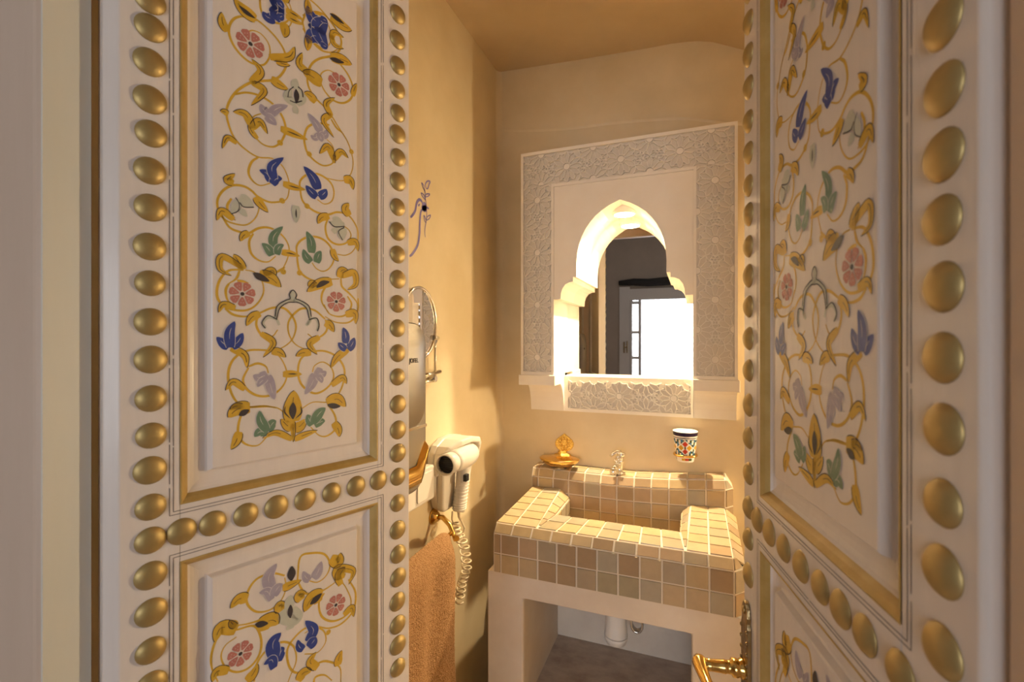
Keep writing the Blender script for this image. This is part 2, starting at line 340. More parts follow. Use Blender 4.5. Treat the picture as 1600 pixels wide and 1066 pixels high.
o = obj('flexible_hose', mb, M['chrome']); o['label'] = 'grey metal flexible hose coiled right of the white drain trap'; o['category'] = 'hose'

# ------------------------------------------------------------------ tiled washbasin
ba = thing('tiled_washbasin', (-0.23, 1.50, 0.72), 'washbasin covered in small sand and taupe square tiles with cream grout', 'washbasin')
def lerp(a, b, t): return tuple(x + (y - x) * t for x, y in zip(a, b))
G = 0.0030
SLANT = []
def tile_face(A, B, Cc, D, us, vs_, weights, thick=0.0026, nrm=None, jit=0.0012):
    # A-B is the lower edge (u), D-C the upper one; us / vs_ are the joint positions 0..1
    A, B, Cc, D = map(Vector, (A, B, Cc, D)); lu = (B - A).length; lv = (D - A).length
    N = (B - A).cross(D - A).normalized()
    if nrm is not None and N.dot(Vector(nrm)) < 0: N = -N
    def P(u, v): return (A * (1 - u) + B * u) * (1 - v) + (D * (1 - u) + Cc * u) * v
    for i in range(len(us) - 1):
        for j in range(len(vs_) - 1):
            gu, gv = G / 2 / lu, G / 2 / lv; q = jit / lu
            u0, u1 = us[i] + gu + random.uniform(0, q), us[i + 1] - gu - random.uniform(0, q); v0, v1 = vs_[j] + gv, vs_[j + 1] - gv
            if (u1 - u0) * lu < 0.004 or (v1 - v0) * lv < 0.004: continue
            e = 0.0012; base = [P(u0, v0), P(u1, v0), P(u1, v1), P(u0, v1)]
            ti = [random.uniform(0, 0.0007) for _ in range(4)]
            eu, ev = e / lu, e / lv
            top = [P(u0 + eu, v0 + ev), P(u1 - eu, v0 + ev), P(u1 - eu, v1 - ev), P(u0 + eu, v1 - ev)]
            mb = MB(); mb.hexa([b - N * 0.001 for b in base] + [t + N * (thick + d) for t, d in zip(top, ti)])
            obj('tile', mb, TILE[random.choices(range(7), weights)[0]], ba)
BX0, BX1, FYB = -0.561, 0.098, 1.302
T0, T1, T2 = 0.722, 0.7805, 0.839
cols = [0.0, 0.036] + [0.036 + 0.0876 * k for k in range(1, 12)]; cols[-1] = 1.0
WF = (3, 3, 4, 2.5, 4, 2, 1); WT = (4, 2, 1, 1, 1, 1, 4)
DZ = 0.002    # grout sits just under the tiles
RY, RZ = 1.318, 0.866                      # rim edge
IY0, IY1 = 1.435, 1.612                    # opening front / back
IX0, IX1 = -0.404, -0.032
AZ = 0.896                                 # arm height at the back
body = MB()
# grout body pieces
body.hexa([(BX0, FYB, T0), (BX1, FYB, T0), (BX1 + 0.028, FYB + 0.03, T0), (BX0, FYB + 0.03, T0), (BX0, FYB, T2), (BX1, FYB, T2), (BX1 + 0.028, FYB + 0.03, T2), (BX0, FYB + 0.03, T2)])
body.box((BX0, FYB + 0.03, T0), (BX1 + 0.028, IY0, T2))
body.hexa([(BX0, FYB, T2), (BX1, FYB, T2), (BX1 + 0.022, IY0, T2), (BX0, IY0, T2), (BX0 + 0.004, RY, RZ), (BX1 - 0.001, RY, RZ), (BX1 - 0.001, IY0, RZ + 0.002), (BX0 + 0.004, IY0, RZ + 0.002)])
# arms
LTO = [(BX0 + 0.002, RY, RZ), (-0.540, IY1, AZ - 0.003)]      # left arm outer top edge front / back
LTI = [(-0.432, RY + 0.012, RZ + 0.001), (-0.437, IY1, AZ)]    # left arm inner top edge
RTI = [(-0.014, RY + 0.012, RZ + 0.001), (-0.005, IY1, AZ - 0.004)]
RTO = [(BX1 - 0.001, RY, RZ), (0.094, IY1, AZ - 0.002)]
body.hexa([(BX0, IY0 - 0.1, T0), (IX0, IY0 - 0.1, T0), (IX0, BY, T0), (BX0, BY, T0), lerp(*LTO, 0.0), lerp(*LTI, 0.0), LTI[1], LTO[1]])
body.hexa([(IX1, IY0 - 0.1, T0), (BX1 + 0.028, IY0 - 0.1, T0), (BX1 + 0.028, BY, T0), (IX1, BY, T0), RTI[0], RTO[0], RTO[1], RTI[1]])
# inner chamfers of the arms (from the top edge down to the upright inner wall)
cz0, cz1 = RZ + 0.001, AZ - 0.030
body.hexa([(LTI[0][0] - 0.03, IY0 - 0.06, T2), (IX0, IY0 - 0.06, T2), (IX0, IY1, T2), (LTI[1][0] - 0.03, IY1, T2), lerp(*LTI, 0.2), (IX0, IY0 - 0.06, RZ), (IX0, IY1, cz1), LTI[1]])
body.hexa([(IX1, IY0 - 0.06, T2), (RTI[0][0] + 0.03, IY0 - 0.06, T2), (RTI[1][0] + 0.03, IY1, T2), (IX1, IY1, T2), (IX1, IY0 - 0.06, RZ), lerp(*RTI, 0.2), RTI[1], (IX1, IY1, cz1)])
# bottom of the bowl
body.box((IX0 - 0.05, IY0 - 0.05, 0.722), (IX1 + 0.05, IY1 + 0.05, 0.765))
# splash: back upstand with a bevelled front, rising a little to the right
def spz(x): return 0.956 + (0.980 - 0.956) * max(0.0, (x + 0.25) / 0.35) ** 1.5 if x > -0.25 else 0.956 + 0.002 * (-0.25 - x) / 0.3
SPX0, SPX1 = -0.544, 0.096
NS = 11; sxs = [SPX0, -0.520] + [-0.520 + (SPX1 + 0.520) * k / NS for k in range(1, NS + 1)]
for a, b in zip(sxs, sxs[1:]):
    za, zb_ = spz(a), spz(b); yb = IY1 + 0.014
    body.hexa([(a, IY1, T2 - 0.05), (b, IY1, T2 - 0.05), (b, BY, T2 - 0.05), (a, BY, T2 - 0.05), (a, IY1, za - 0.028), (b, IY1, zb_ - 0.028), (b, BY, zb_ - 0.028), (a, BY, za - 0.028)])
    body.hexa([(a, IY1, za - 0.028), (b, IY1, zb_ - 0.028), (b, BY, zb_ - 0.028), (a, BY, za - 0.028), (a, yb, za), (b, yb, zb_), (b, BY, zb_ + 0.003), (a, BY, za + 0.003)])
# right chamfered end of the splash
body.hexa([(SPX1, IY1, T2 - 0.05), (SPX1 + 0.024, IY1 + 0.03, T2 - 0.05), (SPX1 + 0.024, BY, T2 - 0.05), (SPX1, BY, T2 - 0.05), (SPX1, IY1, 0.952), (SPX1 + 0.024, IY1 + 0.03, 0.952), (SPX1 + 0.024, BY, 0.952), (SPX1, BY, 0.952)])
body.hexa([(SPX1, IY1, 0.952), (SPX1 + 0.024, IY1 + 0.03, 0.952), (SPX1 + 0.024, BY, 0.952), (SPX1, BY, 0.952), (SPX1, IY1 + 0.014, 0.98), (SPX1 + 0.004, IY1 + 0.02, 0.978), (SPX1 + 0.004, BY, 0.983), (SPX1, BY, 0.983)])
obj('grout_body', body, M['grout'], ba)
# front tiles
tile_face((BX0, FYB, T0), (BX1, FYB, T0), (BX1, FYB, T2), (BX0, FYB, T2), cols, [0, 0.5, 1], WF, nrm=(0, -1, 0))
tile_face((BX1, FYB, T0), (BX1 + 0.028, FYB + 0.03, T0), (BX1 + 0.028, FYB + 0.03, T2), (BX1, FYB, T2), [0, 1], [0, 0.5, 1], (0, 1, 2, 0, 5, 0, 0), nrm=(1, -1, 0))
c2 = [0.0, 0.085] + [0.085 + 0.0915 * k for k in range(1, 11)]; c2[-1] = 1.0
tile_face((BX0, FYB, T2), (BX1, FYB, T2), (BX1 - 0.001, RY, RZ), (BX0 + 0.004, RY, RZ), c2, [0, 1], (3, 3, 2, 1, 2, 1, 3), nrm=(0, -1, 0.4))
tile_face((BX1, FYB, T2), (BX1 + 0.022, FYB + 0.03, T2), (BX1 + 0.004, RY + 0.01, RZ), (BX1 - 0.001, RY, RZ), [0, 1], [0, 1], (0, 1, 2, 0, 5, 0, 0), nrm=(1, -1, 0.3))
# ledge top: two rows between the arms
nl = 7
tile_face((LTI[0][0] + 0.004, RY, RZ), (RTI[0][0] - 0.004, RY, RZ), (IX1 - 0.002, IY0, RZ + 0.002), (IX0, IY0, RZ + 0.002), [k / nl for k in range(nl + 1)], [0, 0.52, 1], WT, nrm=(0, 0, 1))
# arm tops
tile_face(LTO[0], (LTI[0][0] + 0.002, RY, RZ), LTI[1], LTO[1], [0, 0.45, 1], [k / 6 for k in range(7)], WT, nrm=(0, 0, 1))
tile_face((RTI[0][0] - 0.002, RY, RZ), RTO[0], RTO[1], RTI[1], [0, 0.5, 1], [k / 6 for k in range(7)], WT, nrm=(0, 0, 1))
# right outer slope of the right arm
tile_face(RTO[0], (BX1 + 0.028, FYB + 0.04, T2), (BX1 + 0.028, IY1, T2 + 0.03), RTO[1], [0, 1], [k / 6 for k in range(7)], WT, nrm=(1, 0, 0.6))
# arm chamfers and inner walls
tile_face(lerp(*LTI, 0.36), (IX0 + 0.001, IY0, RZ + 0.003), (IX0 + 0.001, IY1, cz1), LTI[1], [0, 1], [0, 0.33, 0.66, 1], WT, nrm=(0.7, 0, 1))
tile_face((IX1 - 0.001, IY0, RZ + 0.003), lerp(*RTI, 0.36), RTI[1], (IX1 - 0.001, IY1, cz1), [0, 1], [0, 0.33, 0.66, 1], WT, nrm=(-0.7, 0, 1))
tile_face(lerp(*LTI, 0.36), (IX0 + 0.001, IY0, RZ + 0.003), (LTI[0][0] + 0.006, RY + 0.012, RZ), (LTI[0][0] + 0.001, RY + 0.012, RZ), [0, 1], [0, 0.5, 0.92], WT, nrm=(0.3, 0, 1))
tile_face((IX1 - 0.001, IY0, RZ + 0.003), lerp(*RTI, 0.36), (RTI[0][0] - 0.001, RY + 0.012, RZ), (RTI[0][0] - 0.006, RY + 0.012, RZ), [0, 1], [0, 0.5, 0.92], WT, nrm=(-0.3, 0, 1))
tile_face((IX0, IY0, 0.765), (IX0, IY1, 0.765), (IX0, IY1, cz1), (IX0, IY0, RZ), [0, 0.33, 0.66, 1], [0, 0.5, 1], WT, nrm=(1, 0, 0))
tile_face((IX1, IY0, 0.765), (IX1, IY1, 0.765), (IX1, IY1, cz1), (IX1, IY0, RZ), [0, 0.33, 0.66, 1], [0, 0.5, 1], WT, nrm=(-1, 0, 0))
tile_face((IX0, IY0, 0.765), (IX1, IY0, 0.765), (IX1, IY0, RZ - 0.003), (IX0, IY0, RZ - 0.003), [k / 6 for k in range(7)], [0, 0.5, 1], WT, nrm=(0, 1, 0))
tile_face((IX0, IY0, 0.766), (IX1, IY0, 0.766), (IX1, IY1, 0.766), (IX0, IY1, 0.766), [k / 6 for k in range(7)], [0, 0.33, 0.66, 1], WT, nrm=(0, 0, 1))
# splash tiles column by column (the top edge is not level)
for a, b in zip(sxs, sxs[1:]):
    za, zb_ = spz(a), spz(b); yb = IY1 + 0.014
    z0 = 0.780; rows = [0.0, 0.36, 0.68, 1.0]
    tile_face((a, IY1, z0), (b, IY1, z0), (b, IY1, zb_ - 0.028), (a, IY1, za - 0.028), [0, 1], rows, (3, 4, 1, 0.5, 3, 0.3, 3), nrm=(0, -1, 0))
    tile_face((a, IY1, za - 0.028), (b, IY1, zb_ - 0.028), (b, yb, zb_), (a, yb, za), [0, 1], [0, 1], WT, nrm=(0, -1, 0.5))
    tile_face((a, yb, za), (b, yb, zb_), (b, BY, zb_ + 0.003), (a, BY, za + 0.003), [0, 1], [0, 0.62, 1], WT, nrm=(0, 0, 1))
tile_face((SPX1, IY1, 0.84), (SPX1 + 0.024, IY1 + 0.03, 0.84), (SPX1 + 0.024, IY1 + 0.03, 0.952), (SPX1, IY1, 0.952), [0, 1], [0, 0.5, 1], (0, 1, 2, 0, 5, 0, 0), nrm=(1, -1, 0))
tile_face((SPX1, IY1, 0.952), (SPX1 + 0.024, IY1 + 0.03, 0.952), (SPX1 + 0.004, IY1 + 0.02, 0.978), (SPX1, IY1 + 0.014, 0.98), [0, 1], [0, 1], (0, 1, 2, 0, 5, 0, 0), nrm=(1, -1, 0.4))

# ------------------------------------------------------------------ carved plaster mirror surround
mf = thing('carved_mirror_frame', (-0.2215, 1.68, 1.165), 'white carved plaster mirror surround with a Moorish arch and star rosettes', 'mirror frame')
FX0, FX1, FZ0, FZ1, ACX = -0.571, 0.128, 1.300, 2.087, -0.224
Y0 = 1.5795                                    # carved ground; relief stands out towards the room
half = [(0.226, 1.30), (0.226, 1.565), (0.202, 1.565), (0.2005, 1.585), (0.195, 1.602), (0.185, 1.615), (0.171, 1.622), (0.158, 1.6235), (0.158, 1.640), (0.146, 1.640),
        (0.1465, 1.68), (0.1435, 1.72), (0.137, 1.75), (0.128, 1.775), (0.115, 1.80), (0.100, 1.821), (0.082, 1.841), (0.060, 1.858), (0.035, 1.873), (0.0, 1.888)]
arch = [(ACX - h, z) for h, z in half] + [(ACX + h, z) for h, z in half[-2::-1]]
fxz = lambda u, v, t: (u, t, v)
def arch_face(y_front, y_back, x0, x1, ztop, z0, m, name, bevel=0):
    a = [(u, max(v, z0)) for u, v in arch]
    mb = MB(); base = 0; n = len(a)
    outer = [(x0, z0)] + [(x0, v) if u < ACX - 0.16 else None for u, v in a[1:1]] 
    # strips between the arch line and the outer rectangle keep every face convex
    for y in (y_front, y_back):
        for i in range(n - 1):
            (u0, v0), (u1, v1) = a[i], a[i + 1]
            left = (u0 + u1) / 2 < ACX
            if abs(u0 - ACX) > 0.1435 or abs(u1 - ACX) > 0.1435:      # jamb part: to the side
                xo = x0 if left else x1
                if abs(v1 - v0) < 1e-6: continue
                mb.add([(u0, y, v0), (xo, y, v0), (xo, y, v1), (u1, y, v1)], [(0, 1, 2, 3)])
            else:
                mb.add([(u0, y, v0), (u0, y, ztop), (u1, y, ztop), (u1, y, v1)], [(0, 1, 2, 3)])
        vs0 = 1.72; hw = 0.1435
        mb.add([(x0, y, vs0), (x0, y, ztop), (ACX - hw, y, ztop), (ACX - hw, y, vs0)], [(0, 1, 2, 3)]); mb.add([(x1, y, vs0), (x1, y, ztop), (ACX + hw, y, ztop), (ACX + hw, y, vs0)], [(0, 1, 2, 3)])
    for i in range(n - 1):
        (u0, v0), (u1, v1) = a[i], a[i + 1]; mb.add([(u0, y_front, v0), (u1, y_front, v1), (u1, y_back, v1), (u0, y_back, v0)], [(0, 1, 2, 3)])
    for (p, q) in (((x0, z0), (x0, ztop)), ((x0, ztop), (x1, ztop)), ((x1, ztop), (x1, z0)), ((x1, z0), a[-1]), (a[0], (x0, z0))):
        mb.add([(p[0], y_front, p[1]), (q[0], y_front, q[1]), (q[0], y_back, q[1]), (p[0], y_back, p[1])], [(0, 1, 2, 3)])
    return obj(name, mb, m, mf, merge=True)
arch_face(Y0, 1.772, FX0, FX1, FZ1, FZ0, M['gypsum_shade_ground'], 'surround_body')
arch_face(1.5725, Y0 - 0.0002, -0.4495, 0.0015, 1.9555, FZ0, M['gypsum'], 'arch_panel')
# borders around the carved bands
bo = MB()
for a, b in (((FX0, FZ0), (FX0 + 0.009, FZ1 - 0.011)), ((FX1 - 0.009, FZ0), (FX1, FZ1 - 0.011)), ((FX0, FZ1 - 0.011), (FX1, FZ1)), ((-0.459, FZ0), (-0.450, 1.956)), ((0.002, FZ0), (0.011, 1.956)), ((-0.459, 1.956), (0.011, 1.966)),
             ((FX0 + 0.009, FZ0), (-0.459, FZ0 + 0.012)), ((0.011, FZ0), (FX1 - 0.009, FZ0 + 0.012))):
    bo.box((a[0], 1.5695, a[1]), (b[0], Y0 + 0.001, b[1]))
obj('border', bo, M['gypsum'], mf)
def clip(a, b, r):
    x0, y0, x1, y1 = r; t0, t1 = 0.0, 1.0; dx, dy = b[0] - a[0], b[1] - a[1]
    for p, q in ((-dx, a[0] - x0), (dx, x1 - a[0]), (-dy, a[1] - y0), (dy, y1 - a[1])):
        if abs(p) < 1e-12:
            if q < 0: return None
        else:
            t = q / p
            if p < 0: t0 = max(t0, t)
            else: t1 = min(t1, t)
    if t1 - t0 < 0.02: return None
    return (a[0] + dx * t0, a[1] + dy * t0), (a[0] + dx * t1, a[1] + dy * t1)
def pol(c, r, deg): return (c[0] + r * math.cos(math.radians(deg)), c[1] + r * math.sin(math.radians(deg)))
def rosette_segs(c, R):
    S = []
    for k in range(12):
        a = 30 * k; b = a + 15
        S.append((pol(c, 0.245 * R, a), pol(c, 0.30 * R, b))); S.append((pol(c, 0.245 * R, a + 30), pol(c, 0.30 * R, b)))   # star hub
        S.append((pol(c, 0.30 * R, b), pol(c, 0.70 * R, b)))                                                                  # spoke between two petals
        S.append((pol(c, 0.70 * R, b), pol(c, 0.93 * R, b - 11))); S.append((pol(c, 0.70 * R, b), pol(c, 0.93 * R, b + 11)))  # petal shoulders
        S.append((pol(c, 0.93 * R, a - 4), pol(c, 1.0 * R, a))); S.append((pol(c, 0.93 * R, a + 4), pol(c, 1.0 * R, a)))      # petal tip
        S.append((pol(c, 1.0 * R, a), pol(c, 0.86 * R, b))); S.append((pol(c, 0.86 * R, b), pol(c, 1.0 * R, a + 30)))          # small stars between tips
    return S
def relief(segs, rect, y, w=0.0022, h=0.0092):
    mb = MB()
    for a, b in segs:
        q = clip(a, b, rect)
        if q and math.dist(*q) > 0.0006:
            mb.bar((q[0][0], y, q[0][1]), (q[1][0], y, q[1][1]), w, h * random.uniform(0.86, 1.0), (0, -1, 0))
    return mb
LINKS = MB()
def carve(rect, centres, links, y, R=0.0525, hh=0.0080):
    x0, z0, x1, z1 = rect
    for c in centres:
        mb = relief(rosette_segs(c, R), rect, y, h=hh)
        if x0 <= c[0] <= x1 and z0 <= c[1] <= z1:      # the plain round hub
            pts = [pol(c, 0.2 * R, 30 * j) for j in range(12)]; pts = [(min(max(u, x0), x1), min(max(v, z0), z1)) for u, v in pts]
            mb.prism(pts, y + 0.0005, y - hh * 0.85, fxz)
        if mb.v: obj('rosette', mb, M['gypsum'], mf)
    S = []
    for c in links:                                     # little five-spoked rings in the gaps
        for k in range(8): S.append((pol(c, 0.0055, 45 * k), pol(c, 0.0055, 45 * k + 45)))
        for k in range(6): S.append((pol(c, 0.0055, 60 * k + 30), pol(c, 0.0135, 60 * k + 30)))
        for k in range(6): S.append((pol(c, 0.0135, 60 * k + 30), pol(c, 0.016, 60 * k + 60))); S.append((pol(c, 0.016, 60 * k + 60), pol(c, 0.0135, 60 * k + 90)))
    mb = relief(S, rect, y, h=hh); LINKS.add(mb.v, mb.f)
PZ = [1.916, 1.7315, 1.547, 1.3625]
def tri_links(cs):   # centres of the triangles between neighbouring rosettes
    out = []
    for i in range(len(cs)):
        for j in range(i + 1, len(cs)):
            for k in range(j + 1, len(cs)):
                a, b, c = cs[i], cs[j], cs[k]
                if max(math.dist(a, b), math.dist(b, c), math.dist(a, c)) < 0.113: out.append(((a[0] + b[0] + c[0]) / 3, (a[1] + b[1] + c[1]) / 3))
    return out
for rect, ax, zs in (((-0.5615, 1.312, -0.4595, 1.965), -0.5105, None), ((0.0115, 1.312, 0.1185, 1.965), 0.065, None)):
    cs = [(ax, z) for z in PZ] + [(ax + s * 0.0525, z) for s in (-1, 1) for z in (PZ[0] + 0.092, PZ[0] - 0.092, PZ[1] - 0.092, PZ[2] - 0.092, PZ[3] - 0.092)]
    carve(rect, cs, tri_links(cs), Y0)
rect = (-0.5615, 1.9665, 0.1185, 2.0755); cz = 2.021
cs = [(-0.4045 + 0.1835 * k, cz) for k in range(3)] + [(-0.588, cz), (0.146, cz)] + [(-0.4965 + 0.1835 * k, cz + s * 0.0525) for k in range(4) for s in (-1, 1)]
carve(rect, cs, tri_links(cs), Y0)
# lower carved panel between the corbels
LY = 1.694
mb = MB(); mb.box((-0.452, LY, 1.160), (0.003, 1.703, 1.285)); mb.box((-0.450, LY - 0.004, 1.275), (0.002, 1.772, 1.290)); obj('lower_panel', mb, M['gypsum_shade_ground'], mf)
mb = MB()
for a, b in (((-0.448, 1.173), (-0.428, 1.285)), ((-0.006, 1.173), (0.002, 1.285)), ((-0.448, 1.161), (0.002, 1.173))): mb.box((a[0], LY - 0.007, a[1]), (b[0], LY + 0.001, b[1]))
obj('lower_border', mb, M['gypsum'], mf)
rect = (-0.428, 1.173, -0.006, 1.275)
cs = [(-0.426, 1.224), (-0.243, 1.224), (-0.060, 1.224)] + [(x, 1.224 + s * 0.0525) for x in (-0.3345, -0.1515, 0.032) for s in (-1, 1)]
carve(rect, cs, tri_links(cs), LY, hh=0.0095)
obj('star_links', LINKS, M['gypsum'], mf, kind='stuff')
for x0, x1 in ((-0.577, -0.444), (0.0015, 0.1335)):
    mb = MB(); mb.box((x0, 1.562, 1.2645), (x1, 1.772 if False else 1.701, 1.3005)); obj('plinth_block', mb, M['gypsum'], mf, bevel=0.0015)
for x0, x1 in ((-0.570, -0.443), (0.003, 0.1325)):
    prof = [(1.701, 1.265), (1.635, 1.265), (1.648, 1.2575), (1.658, 1.247), (1.666, 1.233), (1.673, 1.213), (1.678, 1.19), (1.681, 1.162), (1.701, 1.162)]
    mb = MB(); mb.prism(prof, x0, x1, lambda u, v, t: (t, u, v)); obj('corbel', mb, M['gypsum'], mf)
# mirror glass
mb = MB(); mb.box((-0.452, 1.764, 1.286), (0.004, 1.771, 1.895))
o = obj('wall_mirror', mb, M['mirror']); o['label'] = 'arched wall mirror set back in the carved plaster surround'; o['category'] = 'mirror'
# lamp under the apex
lp = thing('arch_downlight', (ACX, 1.676, 1.866), 'round glowing downlight under the apex of the mirror arch', 'lamp')
mb = MB(); mb.lathe([(0.041, 1.892), (0.042, 1.872), (0.040, 1.8635), (0.0335, 1.8625), (0.0325, 1.866)], (ACX, 1.676, 0), n=36); mb.f = [f for f in mb.f if len(f) == 4]; mb.m = mb.m[:len(mb.f)]; mb.s = mb.s[:len(mb.f)]; obj('housing', mb, M['gypsum'], lp)
def disc(z, r0, r1):
    n = 32; q = MB(); q.add([(ACX + r * math.cos(2 * math.pi * j / n), 1.676 + r * math.sin(2 * math.pi * j / n), z) for r in (r0, r1) for j in range(n)], [(j, (j + 1) % n, n + (j + 1) % n, n + j) for j in range(n)]); return q
obj('reflector', disc(1.8862, 0.0003, 0.0405), M['gypsum'], lp)
obj('glowing_disc', disc(1.8632, 0.0225, 0.0330), M['lamp_glow'], lp)
obj('bulb', disc(1.8850, 0.0003, 0.0125), M['lamp'], lp)

# wall lamp further right on the same wall: it throws the straight edge of the surround's shadow on the left wall
wl = thing('wall_sconce', (0.95, 1.70, 1.25), 'small capped brass wall lamp on the back wall behind the right door leaf', 'lamp')
mb = MB(); mb.lathe([(0.030, 0.0), (0.028, 0.005), (0.010, 0.008), (0.0, 0.009)], (0.95, 1.70, 1.235), axis=Matrix(((1, 0, 0), (0, 0, -1), (0, 1, 0))), n=24)
mb.tube([(0.95, 1.695, 1.235), (0.95, 1.675, 1.235), (0.95, 1.670, 1.25)], 0.006, 10); obj('bracket', mb, M['brass'], wl)
mb = MB(); mb.lathe([(0.008, 1.248), (0.010, 1.252), (0.010, 1.266)], (0.95, 1.668, 0), n=16); obj('socket', mb, M['brass'], wl)
mb = MB(); mb.lathe([(0.0, 1.267)] + [(0.0125 * math.sin(math.pi * k / 8), 1.2795 - 0.0125 * math.cos(math.pi * k / 8)) for k in range(1, 8)] + [(0.0, 1.292)], (0.95, 1.668, 0), n=16); obj('bulb', mb, M['sconce'], wl)
mb = MB(); mb.hexa([(0.872, 1.595, 1.326), (1.028, 1.595, 1.326), (1.028, 1.699, 1.331), (0.872, 1.699, 1.331), (0.89, 1.61, 1.337), (1.01, 1.61, 1.337), (1.01, 1.699, 1.343), (0.89, 1.699, 1.343)]); obj('cap', mb, M['brass_old'], wl, bevel=0.002)

# ------------------------------------------------------------------ soap dish, tap, cup
so = thing('soap_dish', (-0.447, 1.64, 0.96), 'brass soap dish with a chased medallion on the wall left of the tap', 'soap dish')
c = (-0.449, 1.640, 0)
mb = MB(); mb.lathe([(0.0, 0.966), (0.022, 0.9665), (0.045, 0.972), (0.062, 0.981), (0.072, 0.992), (0.0735, 0.9965), (0.072, 0.9985), (0.066, 0.999), (0.05, 1.001), (0.03, 1.003), (0.0, 1.004)], c, n=48); mb.v = [(x, c[1] + (y - c[1]) * 0.68, z) for x, y, z in mb.v]; obj('dish', mb, M['brass'], so)
mb = MB(); mb.lathe([(0.026, 0.9625), (0.024, 0.967), (0.0, 0.968)], c, n=28); obj('foot', mb, M['steel'], so)
mb = MB(); mb.lathe([(0.034, 0.998), (0.030, 1.003), (0.021, 1.006), (0.016, 1.008), (0.017, 1.014), (0.012, 1.018), (0.0, 1.019)], (-0.447, 1.676, 0), n=28); obj('neck', mb, M['brass_chased'], so)
on = [(0.014, 1.012), (0.026, 1.018), (0.034, 1.030), (0.035, 1.042), (0.030, 1.053), (0.018, 1.063), (0.006, 1.072), (0.0, 1.077)]
poly = [(-0.4445 + u, v) for u, v in on] + [(-0.4445 - u, v) for u, v in on[-2::-1]]
mb = MB(); mb.prism(poly, 1.690, 1.700, fxz); md = obj('medallion', mb, M['brass_chased'], so, bevel=0.002)
mb = MB()
for k in range(8): a = 2 * math.pi * k / 8; mb.lathe([(0.0045, 0), (0.003, 0.003), (0, 0.004)], (-0.4445 + 0.014 * math.cos(a), 1.690, 1.043 + 0.014 * math.sin(a)), axis=Matrix(((1, 0, 0), (0, 0, -1), (0, 1, 0))), n=8)
mb.tube([(-0.4445 + 0.022 * math.cos(a), 1.690, 1.043 + 0.021 * math.sin(a)) for a in [2 * math.pi * j / 20 for j in range(20)]], 0.0016, 6, closed=True)
obj('chasing', mb, M['brass_chased'], md)
mb = MB(); mb.tube([(-0.447, 1.66, 0.995), (-0.447, 1.70, 0.998)], 0.010, 10); obj('bracket', mb, M['brass'], so)

ta = thing('basin_tap', (-0.236, 1.645, 0.958), 'small chrome tap with a star knob on the basin upstand', 'tap')
c = (-0.236, 1.648, 0)
mb = MB(); mb.lathe([(0.020, 0.9625), (0.019, 0.965), (0.011, 0.968), (0.010, 0.985), (0.013, 0.990), (0.0145, 1.003), (0.0145, 1.018), (0.012, 1.022), (0.0, 1.023)], c, n=28); obj('body', mb, M['chrome'], ta)
mb = MB(); mb.tube([(-0.236, 1.645, 0.998), (-0.240, 1.615, 0.999), (-0.244, 1.592, 0.996), (-0.246, 1.580, 0.988)], [0.0085, 0.008, 0.008, 0.009], 12); obj('spout', mb, M['chrome'], ta)
mb = MB(); mb.lathe([(0.0, 0.9745), (0.009, 0.975), (0.0115, 0.982), (0.0105, 0.990), (0.006, 0.996), (0.0, 0.998)], (-0.247, 1.577, 0), n=20); obj('aerator', mb, M['chrome'], ta)
mb = MB(); ax = Matrix(((1, 0, 0), (0, 0, -1), (0, 1, 0)))
mb.lathe([(0.0, 0.0), (0.008, 0.001), (0.009, 0.008), (0.006, 0.012), (0, 0.013)], (-0.236, 1.634, 1.006), axis=ax, n=16)
for k in range(5): a = 2 * math.pi * k / 5 + 0.3; mb.tube([(-0.236, 1.626, 1.006), (-0.236 + 0.016 * math.cos(a), 1.624, 1.006 + 0.016 * math.sin(a))], [0.005, 0.0035], 8)
obj('knob', mb, M['chrome'], ta)
mb = MB(); mb.lathe([(0.013, 0.0), (0.015, 0.004), (0.015, 0.010), (0.0, 0.013)], (-0.230, 1.650, 1.022), n=20)
P = [(-0.232, 1.65, 1.034), (-0.245, 1.645, 1.036), (-0.258, 1.638, 1.028), (-0.265, 1.633, 1.020)]
mb.tube(P, [0.008, 0.0065, 0.0055, 0.004], 10); obj('lever', mb, M['chrome'], ta)

cu = thing('ceramic_cup', (-0.0225, 1.648, 1.022), 'painted ceramic tumbler with red and yellow diamonds hanging in a brass ring', 'cup')
CC = (-0.0225, 1.648, 0); NR, NCOL = 40, 96
prof = [(0.0, 1.0245), (0.0255, 1.0245)] + [(0.0265 + (0.0395 - 0.0265) * (k / NR) ** 0.85, 1.026 + 0.097 * k / NR) for k in range(NR + 1)] + [(0.0385, 1.1245), (0.0365, 1.123), (0.030, 1.08), (0.026, 1.035), (0.0, 1.034)]
cm = [M['c_white'], M['c_navy'], M['c_red'], M['c_yellow'], M['c_blue'], M['c_green']]
def cupcol(i, j):
    k = i - 2
    if k < 0 or k >= NR: return 0
    if k >= NR - 5: return 1
    if k in (NR - 8,): return 1
    if k >= NR - 9: return 0
    if k == 6: return 1
    if k in (7, 5): return 0
    if k < 5: return (0, 3, 2, 5, 0)[(j // 6) % 5] if k > 1 else 0
    v = (k - 19) / 11.0; u = (((j + 12) % 24) - 11.5) / 12.0
    p, q = u + v, u - v
    if abs(p) < 1.0 and abs(q) < 1.0:
        if min(abs(p), abs(q)) < 0.13: return 5 if abs(u) < 0.1 and abs(v) < 0.12 else 0
        if max(abs(p), abs(q)) > 0.82: return 0
        return 2 if p * q < 0 else 3
    return (4, 0, 5, 0, 4, 5)[((j // 3) + 2 * (k // 3)) % 6]
mb = MB(); mb.lathe(prof, CC, n=NCOL, mfun=cupcol); obj('tumbler', mb, cm, cu)
